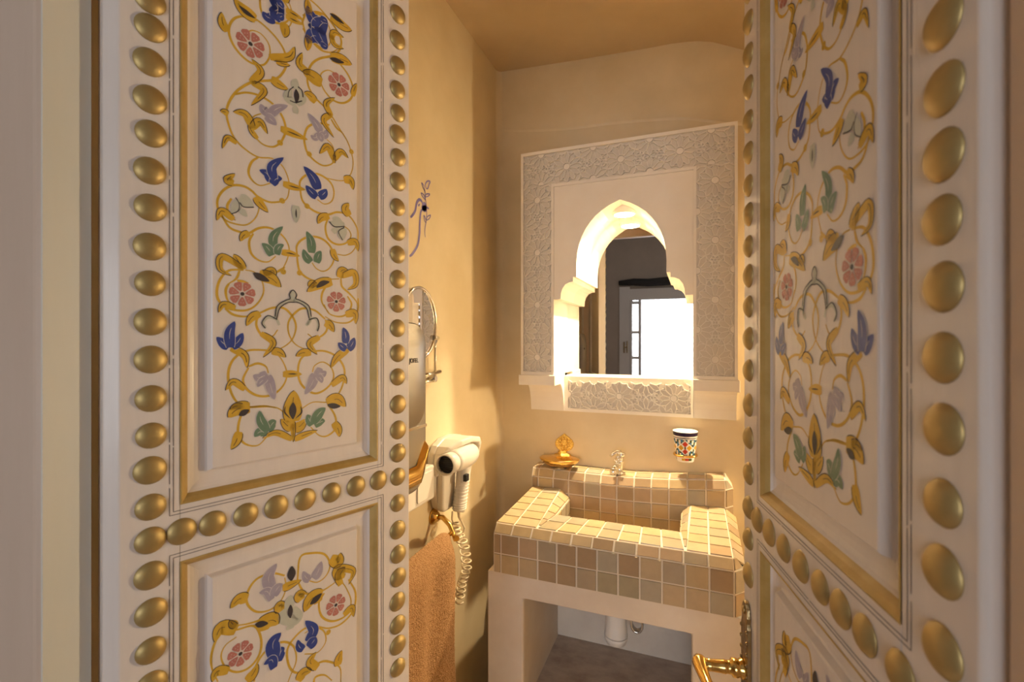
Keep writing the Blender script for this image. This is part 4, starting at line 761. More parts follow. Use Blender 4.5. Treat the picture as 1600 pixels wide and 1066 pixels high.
# ------------------------------------------------------------------ the two painted door leaves
PAINT = """
v0 27 1646,8731 1477,8700 1355,8602 1295,8450 1315,8306 1395,8190 1519,8112 1646,8106 1755,8162 1826,8322 1810,8478 1711,8569 1603,8568 1540,8524
v0 23 1582,8755 1733,8718 1912,8621 2027,8487 2062,8312 2004,8142 1889,7998 1689,7891 1561,7814 1395,7634 1295,7439 1265,7274 1305,7091 1375,6960 1498,6865 1667,6807 1866,6843 2004,6772 2079,6637 2103,6498 2079,6336 2015,6250
v0 22 1375,7581 1519,7661 1689,7683 1866,7636 2004,7499 2051,7324 2004,7165 1962,7092 1866,7014 1733,7007 1624,7087 1561,7202 1603,7353 1711,7438
v0 23 1689,9087 1700,8932 1755,8846 1889,8829 2027,8893 2110,9008 2134,9142 2062,9295
v0 34 2367,9465 2547,9414 2706,9320 2844,9210 2936,9072 2899,8897 2788,8762 2573,8617 2443,8470 2380,8281 2392,8112 2495,7978 2653,7887 2761,7799 2899,7640 3042,7477 3130,7264 3144,7108 3100,6948 2999,6828 2871,6787 2680,6776
v0 27 2292,9079 2367,8870 2521,8807 2639,8801 2734,8922 2750,9021
v0 34 2305,9147 2443,9270 2600,9341 2761,9297 2871,9198
v0 35 2761,8742 2928,8674 3071,8552 3150,8371 3100,8191 2956,8068 2788,8055 2653,8143 2586,8268 2600,8396 2706,8493 2816,8500
v0 29 2734,7635 2547,7595 2392,7491 2330,7321 2342,7176 2392,7068 2521,6981 2653,6963 2788,7045 2808,7168 2788,7317 2666,7407
v0 33 2761,7735 2857,7626 2956,7581 3042,7477
g0 110 1275,8385 1217,8476 1207,8612
g0 161 1635,8742 1477,8790 1355,8879
g0 126 2027,8893 2039,8780 2027,8678
g0 106 2405,8889 2387,8756 2375,8646
g0 84 2755,9010 2816,9144 2976,9139
g0 105 1821,8292 2098,8424 2184,8614
g0 79 1912,8272 2004,8280 2115,8306
g0 94 1571,7823 1700,8033 1578,8155
g0 89 1582,7827 1744,7775 1571,7500
g0 123 1844,7991 1957,7956 2091,7935
g0 107 2418,8309 2255,8386 2297,8577
g0 187 2605,8245 2443,8283 2300,8295
g0 159 2755,8721 2956,8771 3124,8767
g0 84 3135,8258 3165,8372 3213,8491
g0 121 2508,7913 2418,7973 2325,7985
g0 92 2766,7788 2680,7949 2824,8101
g0 88 2761,7812 2639,7666 2808,7458
g0 77 1285,7271 1240,7287 1188,7278
g0 103 1597,7187 1498,7349 1345,7326
g0 97 1582,7186 1689,7315 1792,7175
g0 67 1657,7063 1582,7141 1535,7216
g0 68 1391,6916 1275,6949 1213,6785
g0 104 2808,7103 2706,7279 2568,7126
g0 91 2808,7103 2928,7269 3057,7202
g0 52 2802,7049 2808,7116 2805,7180
s0 89 2051,9092 2170,9093 2312,9089
s0 108 1976,7315 2170,7304 2385,7284
d0 56 1969,7106
d0 56 2405,7072
d0 59 3115,7327
k0 67 1420,8814 1508,8772 1624,8750
k0 77 2739,8693 2844,8710 2979,8734
b0 131 1893,8871 1788,8851 1722,8898
b0 171 1889,8874 1934,9058 1810,9143
b0 92 1939,9167 1981,9143 2015,9090
b0 191 2586,9151 2456,9189 2367,9334
b0 116 2526,9080 2456,9052 2385,9053
b0 217 2521,9085 2586,8953 2698,8816
b0 89 2586,8852 2653,8845 2701,8868
p0 112 1821,7460 1923,7587 2081,7695
p0 125 1803,7491 1744,7497 1700,7573
p0 126 1772,7426 1844,7394 1918,7345
p0 128 2578,7474 2521,7560 2387,7693
p0 103 2586,7418 2666,7458 2680,7539
p0 84 2578,7449 2495,7350 2423,7364
p0 108 2560,7435 2586,7380 2605,7323
w0 121 2194,7762 2079,7814 2134,7969
w0 114 2209,7768 2302,7902 2231,8009
w0 117 2194,7981 2189,8052 2209,8146
w0 78 2194,7616 2194,7689 2194,7750
k0 79 2201,7984 2209,7890 2201,7775
k0 15 2110,7778 2194,7782 2292,7844
k0 13 2079,7814 2098,7918 2165,8006
k0 18 2307,7904 2292,7997 2231,8033
v0 27 1667,6802 1582,6713 1540,6565 1582,6463 1689,6410 1832,6477
v0 21 1999,6250 1821,6203 1667,6244 1582,6308 1477,6346 1335,6321 1217,6215 1155,6070 1178,5924 1256,5831 1395,5802 1519,5821 1624,5926 1678,6074 1667,6221
v0 31 1325,6142 1275,6032 1295,5926 1375,5850
v0 26 1197,5906 1295,5750 1416,5706 1540,5705 1667,5796 1799,5832 1934,5798 2051,5699 2103,5563 2074,5414 2015,5275
v0 26 1603,5712 1550,5594 1571,5438 1667,5349 1799,5338 1907,5434
v0 33 2267,6495 2263,6616 2367,6742 2547,6803 2734,6738 2808,6601 2775,6438 2653,6359 2534,6404
v0 34 2267,6495 2292,6353 2367,6271 2521,6204 2706,6204 2871,6277 3071,6260 3219,6079 3228,5865 3144,5690 3013,5602 2871,5598
v0 30 2720,6168 2666,6004 2706,5832 2844,5756 3013,5798 3106,5925 3071,6026 2956,6084
v0 32 2218,5506 2214,5628 2292,5738 2443,5813 2626,5798 2761,5686 2808,5511 2734,5360 2626,5296 2521,5327 2449,5409
v0 29 2218,5494 2231,5362 2267,5244 2392,5158 2547,5136 2734,5180 2899,5204
v0 25 1477,5185 1295,5157 1188,5025 1149,4860 1178,4732 1295,4640 1498,4624 1646,4716 1737,4884 1722,5044 1624,5167 1498,5187
v0 44 1426,5165 1385,5056 1295,4981
v0 23 1295,4981 1256,4890 1275,4760 1345,4694
v0 25 1395,5031 1477,5025 1540,5008
v0 32 2928,5212 2950,5083 3086,4975 3219,4836 3234,4675
v0 30 2706,5108 2613,4951 2613,4799 2720,4651
v0 25 2039,5290 1912,5199 1821,5175
g0 94 1351,6354 1275,6383 1369,6489
g0 86 1351,5860 1207,5947 1147,5805
g0 110 1629,6233 1700,6148 1803,6050
g0 87 1550,5712 1477,5661 1434,5575
g0 122 2979,6828 3100,6846 3144,6704
g0 130 3077,6261 3007,6359 3071,6465
g0 108 2728,6186 2600,6132 2539,6026
g0 103 3042,5808 3189,5845 3237,5698
g0 98 2783,5669 2816,5564 2891,5488
g0 111 1477,5189 1405,5303 1351,5385
g0 79 1467,5210 1217,5333 1188,5166 1325,5090
g0 160 1678,5143 1844,5103 1981,4990
g0 94 1744,5150 1855,5221 1912,5157
g0 152 2775,5150 2560,5086 2367,4952
g0 96 2431,5025 2443,5088 2521,5100
g0 113 2899,5222 2942,5345 3057,5358
g0 103 2942,5253 3159,5330 3189,5144 3042,5043
g0 77 1375,4656 1226,4691 1168,4580
s0 98 2011,6517 2170,6507 2347,6509
s0 89 1985,5502 2122,5505 2260,5483
d0 56 1999,6262
d0 51 2372,6265
d0 47 2015,5220
d0 49 2255,5230
b0 122 1884,6546 1855,6722 2020,6904
b0 109 1832,6500 1788,6598 1682,6627
b0 113 1855,6468 1912,6561 1999,6591
b0 156 2542,6562 2469,6719 2317,6859
b0 125 2521,6436 2431,6497 2347,6576
b0 121 2560,6445 2639,6522 2685,6602
e0 117 1877,5541 1877,5717 2008,5887
e0 112 1855,5437 1799,5529 1715,5593
e0 95 1923,5460 1946,5563 2020,5622
e0 128 2443,5558 2431,5736 2362,5879
e0 117 2431,5416 2355,5488 2312,5598
e0 115 2521,5418 2547,5527 2592,5610
w0 98 1440,6131 1375,6043 1325,5932
w0 151 1426,6176 1508,6139 1609,6082
w0 81 1440,6012 1477,5975 1523,5933
w0 132 2990,6077 2871,6068 2728,6093
w0 142 2970,6047 2942,5937 2956,5834
w0 83 2788,5936 2816,5967 2899,6008
w0 94 2788,6130 2871,6152 2956,6124
w0 114 2201,6235 2201,6113 2201,5974
k0 11 1375,6165 1420,6086 1405,5989 1319,5927
k0 14 1426,6109 1477,6058 1609,6082
k0 17 2728,6098 2816,6032 2990,6069
k0 17 2985,6050 2885,5966 2956,5837
k0 23 2201,6186 2201,6113 2206,6051
k0 99 1603,5158 1689,5110 1815,5062
k0 84 2521,5030 2613,5104 2728,5141
v0 25 1248,4640 1347,4561 1501,4540 1675,4587
v0 26 1675,4587 1642,4430 1716,4287 1856,4267 1936,4363
v0 28 1675,4590 1856,4678 2029,4681 2149,4565 2203,4414 2149,4230 2014,4109 1856,4061
v0 29 2666,4537 2693,4393 2626,4296 2494,4241 2381,4309
v0 27 2660,4547 2494,4674 2302,4695 2179,4612 2089,4472 2103,4290 2210,4138 2429,4042
v0 30 3045,4935 3118,4806 3045,4651 2901,4595 2727,4637 2643,4777
v0 30 3238,4915 3238,4745 3174,4589 3045,4500 2831,4504 2660,4585
v0 23 1856,4061 1554,4071 1373,3976 1292,3812 1297,3591 1373,3390 1501,3287 1771,3264 1971,3198 2095,3012
v0 27 1541,3829 1470,3663 1528,3517 1689,3417 1884,3430 2029,3568 2065,3746 1971,3960 1827,4058
v0 25 1541,3844 1661,3882 1771,3834 1805,3739
v0 33 2429,4042 2660,4039 2866,3937 2991,3734 2955,3470 2831,3283 2693,3231 2462,3254 2287,3172
v0 31 2429,4042 2271,3921 2234,3707 2302,3518 2494,3387 2693,3457 2803,3612 2762,3777 2626,3869 2494,3820 2455,3721
v0 23 1501,3287 1424,3104 1411,2909 1501,2768 1661,2721 1785,2823
v0 31 2700,3214 2831,2988 2831,2792 2693,2698 2560,2728 2429,2874
v0 47 1554,3273 1771,3264 1913,3225
g0 104 1694,4591 1581,4528 1512,4409
g0 119 2660,4489 2745,4443 2807,4343
g0 85 1702,4310 1870,4170 1730,3967
g0 96 2566,4263 2413,4152 2533,3990
g0 106 1850,4052 1956,4035 2050,3958
g0 106 2436,4020 2302,4020 2197,3970
g0 91 1317,4102 1488,4001 1520,3825
g0 118 3052,4065 2866,3937 2755,3771
g0 84 1494,3528 1347,3643 1252,3533
g0 100 2769,3494 2955,3603 3027,3498
g0 178 1559,3269 1398,3261 1280,3164
g0 79 1475,3295 1373,3306 1310,3271
g0 175 2687,3216 2866,3263 3016,3126
g0 111 1419,2950 1385,2829 1317,2724
g0 121 2803,2894 2884,2768 2901,2650
g0 116 3009,4633 3174,4657 3193,4481
g0 257 2152,2995 2155,3223 2170,3460
g0 123 2143,2883 2059,2962 1979,3056
g0 146 2173,2879 2271,2918 2356,3009
g0 67 2155,3010 2158,2857 2158,2689
g0 105 2158,2750 2158,2628 2158,2515
g0 83 2143,2731 1913,2863 1722,2813
g0 92 2179,2725 2334,2769 2536,2808
s0 98 2009,3710 2149,3709 2293,3695
k0 87 1419,3175 1475,3205 1546,3236
k0 90 2700,3192 2796,3162 2916,3143
k0 110 2155,3034 2152,3163 2158,3278
k0 20 2044,3235 2035,3146 2118,3045
k0 23 2271,3211 2284,3117 2194,3035
b0 120 1310,4111 1302,4310 1365,4470
b0 115 1292,4111 1223,4172 1145,4254
b0 117 1330,4111 1411,4199 1468,4312
b0 123 3009,4159 3009,4299 2966,4422
b0 102 3016,4059 2937,4117 2877,4173
b0 131 3056,4059 3126,4149 3170,4257
p0 122 1785,3731 1689,3678 1597,3718
p0 128 1794,3701 1841,3522 1890,3349
p0 87 1777,3673 1702,3619 1656,3550
p0 127 2504,3750 2609,3687 2683,3716
p0 139 2494,3693 2445,3539 2334,3385
p0 89 2533,3660 2586,3609 2609,3543
e0 117 1785,2917 1702,3068 1683,3210
e0 123 1799,2903 1856,3004 1913,3041
e0 120 1794,2881 1689,2911 1615,2850
e0 116 2452,2902 2404,2993 2375,3075
e0 145 2468,2944 2560,3069 2666,3147
e0 101 2494,2887 2593,2937 2660,2938
o0 70 1898,4511 1936,4691 2059,4782 2155,4803 2256,4795 2372,4714 2423,4538 2381,4449
o0 109 2155,4794 2155,4864 2158,4953
o0 64 1956,4432 1913,4520 1799,4537 1730,4461 1763,4389
o0 65 2359,4433 2429,4539 2510,4541 2550,4454 2527,4358
k0 15 1919,4526 1965,4683 2074,4768 2155,4779 2240,4778 2359,4704 2404,4544
k0 15 1898,4555 1927,4711 2053,4803 2112,4831 2103,4897 2155,4962 2210,4899 2197,4837 2259,4816 2397,4738 2436,4577
k0 14 1927,4512 1799,4566 1716,4461 1763,4381
k0 17 2397,4528 2520,4555 2560,4454 2533,4352
v1 22 2037,736 1850,839 1642,831 1527,691 1527,532 1642,375 1820,319 1974,380 2056,541 2037,704
v1 30 2225,605 2265,922 2435,930 2648,840 2743,650 2684,497 2540,442 2394,523
v1 31 2215,609 2333,363 2540,271 2795,315 2908,377
v1 27 1974,284 1790,237 1555,250 1333,316
v1 24 1279,340 1148,231 1083,30 1096,-151 1161,-349
v1 24 1388,236 1613,186 1706,-38 1686,-246 1555,-364 1388,-342 1253,-204 1200,-29 1253,92 1388,140
v1 38 2648,228 2558,100 2612,-130 2795,-282 3024,-285 3110,-99 3024,153 2908,342
v1 36 3063,282 3190,13 3150,-261 2946,-386 2721,-360 2505,-236 2333,-256
v1 22 1613,-599 1642,-379 1790,-236 2006,-231 2166,-375 2206,-609 2117,-792 2069,-896
v1 31 2523,-824 2265,-823 2117,-678 2069,-408 2166,-260 2367,-188 2612,-330 2673,-539 2540,-652 2333,-574
v1 26 2505,-815 2684,-864 2908,-1079 2927,-1356
v1 25 2470,-1119 2505,-1020 2648,-1063 2776,-1220
g1 305 2134,624 2134,804 2134,1021
g1 112 2006,561 2117,565 2282,577
g1 139 1533,612 1415,646 1309,565
g1 169 2750,734 2889,632 2919,771
g1 119 2927,245 2851,522 3142,396 3063,202
g1 169 2916,339 2927,441 3004,502
g1 131 1980,233 1958,323 2044,332
g1 206 1656,166 1850,163 1949,63
g1 164 1388,236 1200,354 1122,200
g1 91 1388,290 1333,351 1306,409
g1 138 2282,267 2249,364 2360,352
g1 210 2619,219 2435,220 2326,71
g1 107 2977,-265 3122,-213 3154,-372
g1 119 2540,-892 2418,-736 2516,-633
g1 131 1513,-531 1598,-480 1662,-374
g1 129 2881,-1037 2889,-927 2946,-821
g1 113 1293,-270 1148,-207 1096,-319
g1 145 2232,-927 2316,-850 2446,-886
d1 81 2713,-419
k1 125 2134,624 2134,723 2134,837
k1 89 1627,208 1700,174 1799,139
k1 102 2418,152 2505,190 2601,243
k1 78 2117,75 2114,174 2117,271
p1 158 1850,607 1805,799 1921,956
p1 104 1850,458 1790,600 1680,629
p1 138 1875,502 1927,592 1999,634
p1 139 2453,653 2488,844 2343,995
p1 108 2418,524 2350,591 2306,698
p1 150 2470,528 2540,603 2601,746
b1 178 1896,-401 1866,-178 1983,-81
b1 116 1881,-552 1850,-409 1739,-420
b1 143 1937,-486 1974,-360 2031,-318
b1 154 2384,-405 2470,-270 2343,-70
b1 102 2316,-492 2249,-416 2225,-305
b1 158 2394,-498 2470,-440 2516,-401
w1 127 2117,9 2006,141 2069,269
w1 155 2117,9 2225,43 2166,227
w1 127 2117,222 2101,327 2124,415
w1 107 2117,-92 2117,-40 2117,9
f0 172 1565,8360
f0 169 2894,8340
f0 156 1461,4851
f0 149 2849,4834
f1 151 1437,-114
f1 153 2840,-41
"""
LEAF_W, LEAF_Z0, LEAF_Z1, LEAF_T = 0.425, 0.015, 2.095, 0.040
S0, S1 = 0.073, 0.358                       # outer edges of the panels
PANELS = [(1.2145, 2.020), (0.150, 1.142)]
NEAR_Z = [1.8319, 1.7986, 1.7567, 1.7117, 1.6708, 1.6256, 1.5812, 1.5339, 1.4898, 1.4432, 1.3976, 1.3504, 1.3056, 1.2638, 1.2192, 1.179, 1.1365, 1.0917, 1.0457, 1.003]
FAR_Z = [2.0033, 1.9576, 1.9123, 1.8688, 1.8272, 1.7894, 1.7483, 1.7048, 1.659, 1.6156, 1.5744, 1.5304, 1.4863, 1.4429, 1.3983, 1.3559, 1.3068, 1.261, 1.2198, 1.1775, 1.1306, 1.0826, 1.0391, 0.9974, 0.9545, 0.9133, 0.8767, 0.8367]
R_NEAR = [1.6668, 1.6228, 1.5797, 1.538, 1.4972, 1.4544, 1.4094, 1.3641, 1.317, 1.2734, 1.2227]
R_FAR = [1.9162, 1.8712, 1.825, 1.7788, 1.7308, 1.6864, 1.6402, 1.5994, 1.5541, 1.5124, 1.4689, 1.4236, 1.3783, 1.3294, 1.2832, 1.2325, 1.1844, 1.1401, 1.0884]
ROW = [0.0744, 0.1092, 0.1497, 0.1891, 0.2312, 0.2744, 0.3169, 0.3596]
R_ROW = [0.0713, 0.1167, 0.1537, 0.1921, 0.2342, 0.2793, 0.3234, 0.3654]
def fill(zs, lo, hi, step=0.0448, skip=None):
    z = max(zs) + step; out = list(zs)
    while z < hi: out.append(z); z += step
    z = min(zs) - step
    while z > lo:
        out.append(z); z -= step
    return [q for q in out if not (skip and skip[0] < q < skip[1])]
mb = MB(); mb.lathe([(0.0164, 0.0), (0.0166, 0.0008), (0.0156, 0.0022), (0.0138, 0.0040), (0.0112, 0.0057), (0.0078, 0.0070), (0.0042, 0.0077), (0.0, 0.0079)], n=24)
STUD = mb.mesh('stud', [M['gold']])
PMAT = [M['p_gold'], M['ink'], M['p_white'], M['p_blue'], M['p_purple'], M['p_green'], M['p_grey'], M['p_pink']]
KIND = {'b': ('blue_leaf', 3), 'p': ('lavender_leaf', 4), 'e': ('green_leaf', 5), 'w': ('grey_petal', 6)}
def leaf_profile(w): return lambda t: 1.12 * w * max(0.0, math.sin(math.pi * min(1, (t * 0.90 + 0.10)) ** 0.75)) ** 0.65 + 0.0002
def door(name, loc, rz, sg, label, near, far, row, near_s, far_s):
    d = thing(name, loc, label, 'door', rz, 'painted bathroom door leaves')
    F = lambda s, h, z: (s, sg * h, z)         # h: height above the front face
    def part(nm, mb, m, parent=None, **k): return obj(nm, mb, m, parent or d, local=True, **k)
    def slab(s0, s1, z0, z1, h0=-LEAF_T, h1=0.0):
        mb = MB(); mb.hexa([F(s0, h0, z0), F(s1, h0, z0), F(s1, h1, z0), F(s0, h1, z0), F(s0, h0, z1), F(s1, h0, z1), F(s1, h1, z1), F(s0, h1, z1)]); return mb
    # hinge stile with its long chamfer, lock stile, three rails
    mb = MB(); ch = 0.013 if sg < 0 else 0.004
    pr = [(0.0, -LEAF_T), (S0, -LEAF_T), (S0, 0.0), (ch, 0.0), (0.0, -ch * 0.8)]
    mb.prism(pr, LEAF_Z0, LEAF_Z1, lambda u, v, t: F(u, v, t)); part('stile', mb, M['white_paint'], bevel=0.0015)
    part('stile', slab(S1, LEAF_W, LEAF_Z0, LEAF_Z1), M['white_paint'], bevel=0.002)
    zz = [LEAF_Z0, PANELS[1][0], PANELS[1][1], PANELS[0][0], PANELS[0][1], LEAF_Z1]
    for a, b in ((zz[0], zz[1]), (zz[2], zz[3]), (zz[4], zz[5])): part('rail', slab(S0, S1, a, b), M['white_paint'])
    for pi, (z0, z1) in enumerate(PANELS):
        # raised-and-fielded panel: concentric rings
        prof = [(0.0098, -0.0088), (0.013, -0.0112), (0.018, -0.0130), (0.024, -0.0140), (0.0305, -0.0143), (0.0330, -0.0132), (0.0355, -0.0060), (0.0372, -0.0048)]
        mb = MB(); n = len(prof)
        for o_, h in prof: mb.v += [F(S0 + o_, h, z0 + o_), F(S1 - o_, h, z0 + o_), F(S1 - o_, h, z1 - o_), F(S0 + o_, h, z1 - o_)]
        for k in range(n - 1):
            for j in range(4): mb.f.append((4 * k + j, 4 * k + (j + 1) % 4, 4 * k + 4 + (j + 1) % 4, 4 * k + 4 + j)); mb.m.append(0); mb.s.append(False)
        mb.f.append(tuple(4 * (n - 1) + j for j in range(4))); mb.m.append(0); mb.s.append(False)
        bk = len(mb.v); mb.v += [F(S0, -0.030, z0), F(S1, -0.030, z0), F(S1, -0.030, z1), F(S0, -0.030, z1)]; mb.f.append((bk, bk + 1, bk + 2, bk + 3)); mb.m.append(0); mb.s.append(False)
        panel = part('panel', mb, M['white_paint'], fix=False)
        # gilt bead
        gp = [(-0.0006, 0.0004), (0.0012, 0.0008), (0.0030, -0.0008), (0.0062, -0.0036), (0.0085, -0.0068), (0.0100, -0.0092)]
        mb = MB(); n = len(gp)
        for o_, h in gp: mb.v += [F(S0 + o_, h, z0 + o_), F(S1 - o_, h, z0 + o_), F(S1 - o_, h, z1 - o_), F(S0 + o_, h, z1 - o_)]
        for k in range(n - 1):
            for j in range(4): mb.f.append((4 * k + j, 4 * k + (j + 1) % 4, 4 * k + 4 + (j + 1) % 4, 4 * k + 4 + j)); mb.m.append(0); mb.s.append(False)
        part('gilt_bead', mb, M['gilt'], panel, fix=False)
        # two hand-ruled dark lines around the bead, broken here and there
        rnd = random.Random(5 + pi); mb = MB()
        for off in (-0.0075, -0.0115):
            cs = [(S0 + off, z0 + off), (S1 - off, z0 + off), (S1 - off, z1 - off), (S0 + off, z1 - off)]
            for k in range(4):
                a, b = cs[k], cs[(k + 1) % 4]; L = math.dist(a, b); t = 0.0
                while t < L:
                    e = min(L, t + rnd.uniform(0.03, 0.16)); p = lerp(a, b, t / L); q = lerp(a, b, e / L)
                    ribbon(mb, [p, q], lambda t: 0.0009, lambda u, v, h: F(u, h, v), 0.00035); t = e + (rnd.uniform(0.001, 0.005) if rnd.random() < 0.5 else 0.0)
        part('ruled_line', mb, M['groove'], panel, fix=False)
        # painted scrollwork
        fp = lambda u, v, h: F(u, -0.0048 + h, v)
        scroll = MB(); lo, hi = z0 + 0.045, z1 - 0.045
        lines = []
        for ln in PAINT.strip().splitlines():
            k, w, *ps = ln.split()
            if int(k[1]) != pi: continue
            lines.append((k[0], int(w) / 1e4, [(int(a) / 1e4, int(b) / 1e4 + 1.0) for a, b in (q.split(',') for q in ps)]))
        zr = 1.905 if pi == 0 else 0.868         # the design repeats mirrored beyond the part the photograph shows
        lines += [(k, w, [(s, 2 * zr - z) for s, z in P]) for k, w, P in lines]
        cx = 0.2158
        fl = 0
        for k, w, P in lines:
            if any(z < lo or z > hi for s, z in P): continue
            if k == 'v':
                ribbon(scroll, catmull(P, 5), (lambda t, w=w: 0.0030 * (0.85 + 0.3 * math.sin(5 * t))), fp, 0.0002, 0)
            elif k == 'o': ribbon(scroll, catmull(P, 5), (lambda t, w=w: w * 0.62), fp, 0.00035, 6)
            elif k == 'k': ribbon(scroll, catmull(P, 4), (lambda t, w=w: (w if w < 0.002 else w * max(0.1, math.sin(math.pi * (0.06 + 0.88 * t))))), fp, 0.0008, 1)
            elif k == 'd':
                c = P[0]; n = 12; m1 = MB(); m1.add([fp(c[0], c[1], 0.0004)] + [fp(c[0] + 0.0042 * math.cos(2 * math.pi * j / n), c[1] + 0.0042 * math.sin(2 * math.pi * j / n), 0.0004) for j in range(n)], [(0, 1 + j, 1 + (j + 1) % n) for j in range(n)], 0)
                for a in (0.4, 2.5, 4.4): ribbon(m1, [(c[0] + 0.0015 * math.cos(a), c[1] + 0.0015 * math.sin(a)), (c[0] + 0.0024 * math.cos(a), c[1] + 0.0024 * math.sin(a))], lambda t: 0.0006, fp, 0.0006, 1)
                part('bud', m1, PMAT, panel, fix=False)
            elif k == 's':
                m1 = MB(); Q = catmull(P, 6); ribbon(m1, Q, leaf_profile(w), fp, 0.0004, 0); ribbon(m1, Q[3:-3], lambda t: 0.0018 * math.sin(math.pi * (0.05 + 0.9 * t)), fp, 0.0006, 1); part('spindle', m1, PMAT, panel, fix=False)
            elif k == 'g':
                m1 = MB(); Q = catmull(P, 7); pf = leaf_profile(w); ribbon(m1, Q, pf, fp, 0.0004, 0)
                side = 1 if (len(P) > 2 and (P[1][0] - P[0][0]) * (P[-1][1] - P[0][1]) - (P[1][1] - P[0][1]) * (P[-1][0] - P[0][0]) < 0) else -1
                E_ = []
                for i in range(1, len(Q)):
                    a, b = Q[i - 1], Q[min(i + 1, len(Q) - 1)]; dx, dy = b[0] - a[0], b[1] - a[1]; l = math.hypot(dx, dy) or 1e-9; hw = pf(i / (len(Q) - 1)) / 2
                    E_.append((Q[i][0] - side * dy / l * hw, Q[i][1] + side * dx / l * hw))
                ribbon(m1, E_, lambda t: 0.0009, fp, 0.0006, 1); ribbon(m1, Q[len(Q) // 3:-3], lambda t: 0.0007, fp, 0.0006, 1)
                part('gold_leaf', m1, PMAT, panel, fix=False)
            elif k in KIND:
                nm, mi = KIND[k]; m1 = MB(); Q = catmull(P, 7); fl += 1; hh_ = 0.0004 + 0.00012 * (fl % 4)
                if k != 'w': pw = leaf_profile(w); ribbon(m1, Q, lambda t: pw(t) + 0.0013, fp, hh_ - 0.00005, 2)
                ribbon(m1, Q, leaf_profile(w), fp, hh_, mi)
                if k != 'w': ribbon(m1, Q[4:-4], lambda t: 0.0007 * math.sin(math.pi * (0.1 + 0.8 * t)), fp, 0.0010, 2)
                part(nm, m1, PMAT, panel, fix=False)
            elif k == 'f':
                c = P[0]; m1 = MB()
                for q in range(7):
                    a = 2 * math.pi * q / 7 + 0.2; da = 2 * math.pi / 7 / 2 - 0.05; R = w * 1.1
                    ring = [(0.26 * R, a - da * 0.5), (0.62 * R, a - da), (0.90 * R, a - da * 0.92), (1.0 * R, a - da * 0.45), (1.0 * R, a + da * 0.45), (0.90 * R, a + da * 0.92), (0.62 * R, a + da), (0.26 * R, a + da * 0.5)]
                    m1.add([fp(c[0] + r_ * math.cos(b), c[1] + r_ * math.sin(b), 0.0004) for r_, b in ring], [tuple(range(8))], 7)
                    for rr, aa in ((0.72, -0.13), (0.72, 0.13), (0.5, 0.0)):
                        x, y = c[0] + rr * R * math.cos(a + aa), c[1] + rr * R * math.sin(a + aa); m1.add([fp(x + 0.0006 * math.cos(t), y + 0.0006 * math.sin(t), 0.0006) for t in (0, 1.57, 3.14, 4.71)], [(0, 1, 2, 3)], 2)
                m1.add([fp(c[0] + 0.17 * w * math.cos(t), c[1] + 0.17 * w * math.sin(t), 0.0007) for t in [2 * math.pi * j / 10 for j in range(10)]], [tuple(range(10))], 1)
                part('rose_flower', m1, PMAT, panel, fix=False)
        part('painted_scroll', scroll, PMAT, panel, fix=False)
    # studs: one object each
    rnd = random.Random(3)
    spots = [(near_s, z) for z in near] + [(far_s, z) for z in far] + [(s, 1.180) for s in row]
    for s, z in spots:
        st_ = link('stud', STUD, d, local=True); st_.location = F(s + rnd.uniform(-0.0008, 0.0008), -0.0002, z)
        st_.rotation_euler = (math.radians(-90 if sg > 0 else 90) , 0, 0); sc = rnd.uniform(0.94, 1.03); st_.scale = (sc, sc, rnd.uniform(0.9, 1.08))
    return d, F, part
aL, aR = math.radians(19.63), math.radians(-11.54)
LO = (-0.6259, 0.3313, 0.0); RO = (0.1554, 0.3465, 0.0)
dl, _, _ = door('painted_door', LO, math.radians(90) - aL, -1, 'white painted door leaf with blue and pink flower scrolls, left of the bathroom opening', fill(NEAR_Z, 0.06, 2.07), fill(FAR_Z, 0.06, 2.07), ROW, 0.0425, 0.3997)
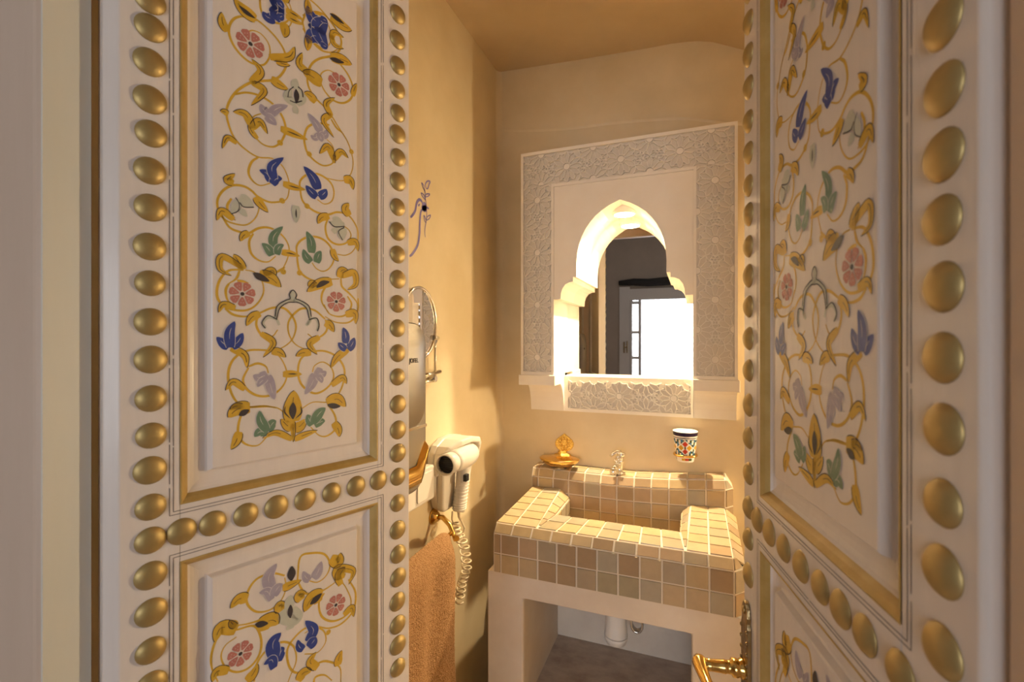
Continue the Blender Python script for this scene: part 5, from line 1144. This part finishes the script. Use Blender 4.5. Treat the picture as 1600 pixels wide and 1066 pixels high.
dr, F, part = door('painted_door', RO, math.radians(90) - aR, 1, 'white painted door leaf with the brass lever handle, right of the bathroom opening', fill(R_NEAR, 0.06, 2.07), fill(R_FAR, 0.06, 2.07, skip=(0.86, 1.07)), R_ROW, 0.031, 0.4013)
# brass lever handle with an ornate back plate on the right leaf
pf = [(0.0, 1.050), (0.006, 1.048), (0.010, 1.041), (0.0125, 1.030), (0.0115, 1.022), (0.0145, 1.015), (0.0150, 0.90), (0.0120, 0.893), (0.0130, 0.882), (0.009, 0.871), (0.0, 0.865)]
hs = 0.4055
poly = [(hs + u, v) for u, v in pf] + [(hs - u, v) for u, v in pf[-2:0:-1]]
mb = MB(); mb.prism(poly, 0.0, 0.006, lambda u, v, t: F(u, t, v)); plate = part('handle_plate', mb, M['brass_old'], bevel=0.0015)
mb = MB(); ax2 = Matrix(((1, 0, 0), (0, 0, 1), (0, -1, 0)))
for u, v in ((hs, 1.037), (hs, 0.878)): mb.lathe([(0.0055, 0.0), (0.005, 0.002), (0.0, 0.003)], F(u, 0.006, v), axis=ax2, n=12)
for k in range(14): mb.lathe([(0.0032, 0.0), (0.002, 0.0018), (0.0, 0.0022)], F(hs + (0.0115 if k % 2 else -0.0115), 0.006, 1.01 - 0.0155 * (k // 2)), axis=ax2, n=8)
part('plate_ornament', mb, M['brass_old'], plate)
mb = MB()
mb.lathe([(0.0135, 0.006), (0.0135, 0.010), (0.011, 0.013), (0.0125, 0.016), (0.0125, 0.022), (0.009, 0.024), (0.0085, 0.030), (0.0095, 0.032), (0.0090, 0.034), (0.0078, 0.050), (0.0090, 0.062), (0.0, 0.063)], F(hs, 0.0, 0.9525), axis=ax2, n=24)
lv = [(hs + 0.007, 0.064, 0.9545), (hs + 0.002, 0.066, 0.9535), (hs - 0.012, 0.066, 0.952), (hs - 0.035, 0.064, 0.951), (hs - 0.065, 0.062, 0.950), (hs - 0.090, 0.060, 0.948), (hs - 0.100, 0.059, 0.946)]
mb.tube([F(*q) for q in lv], [0.0095, 0.0105, 0.0085, 0.0072, 0.0078, 0.0088, 0.006], 16); part('lever_handle', mb, M['brass'])
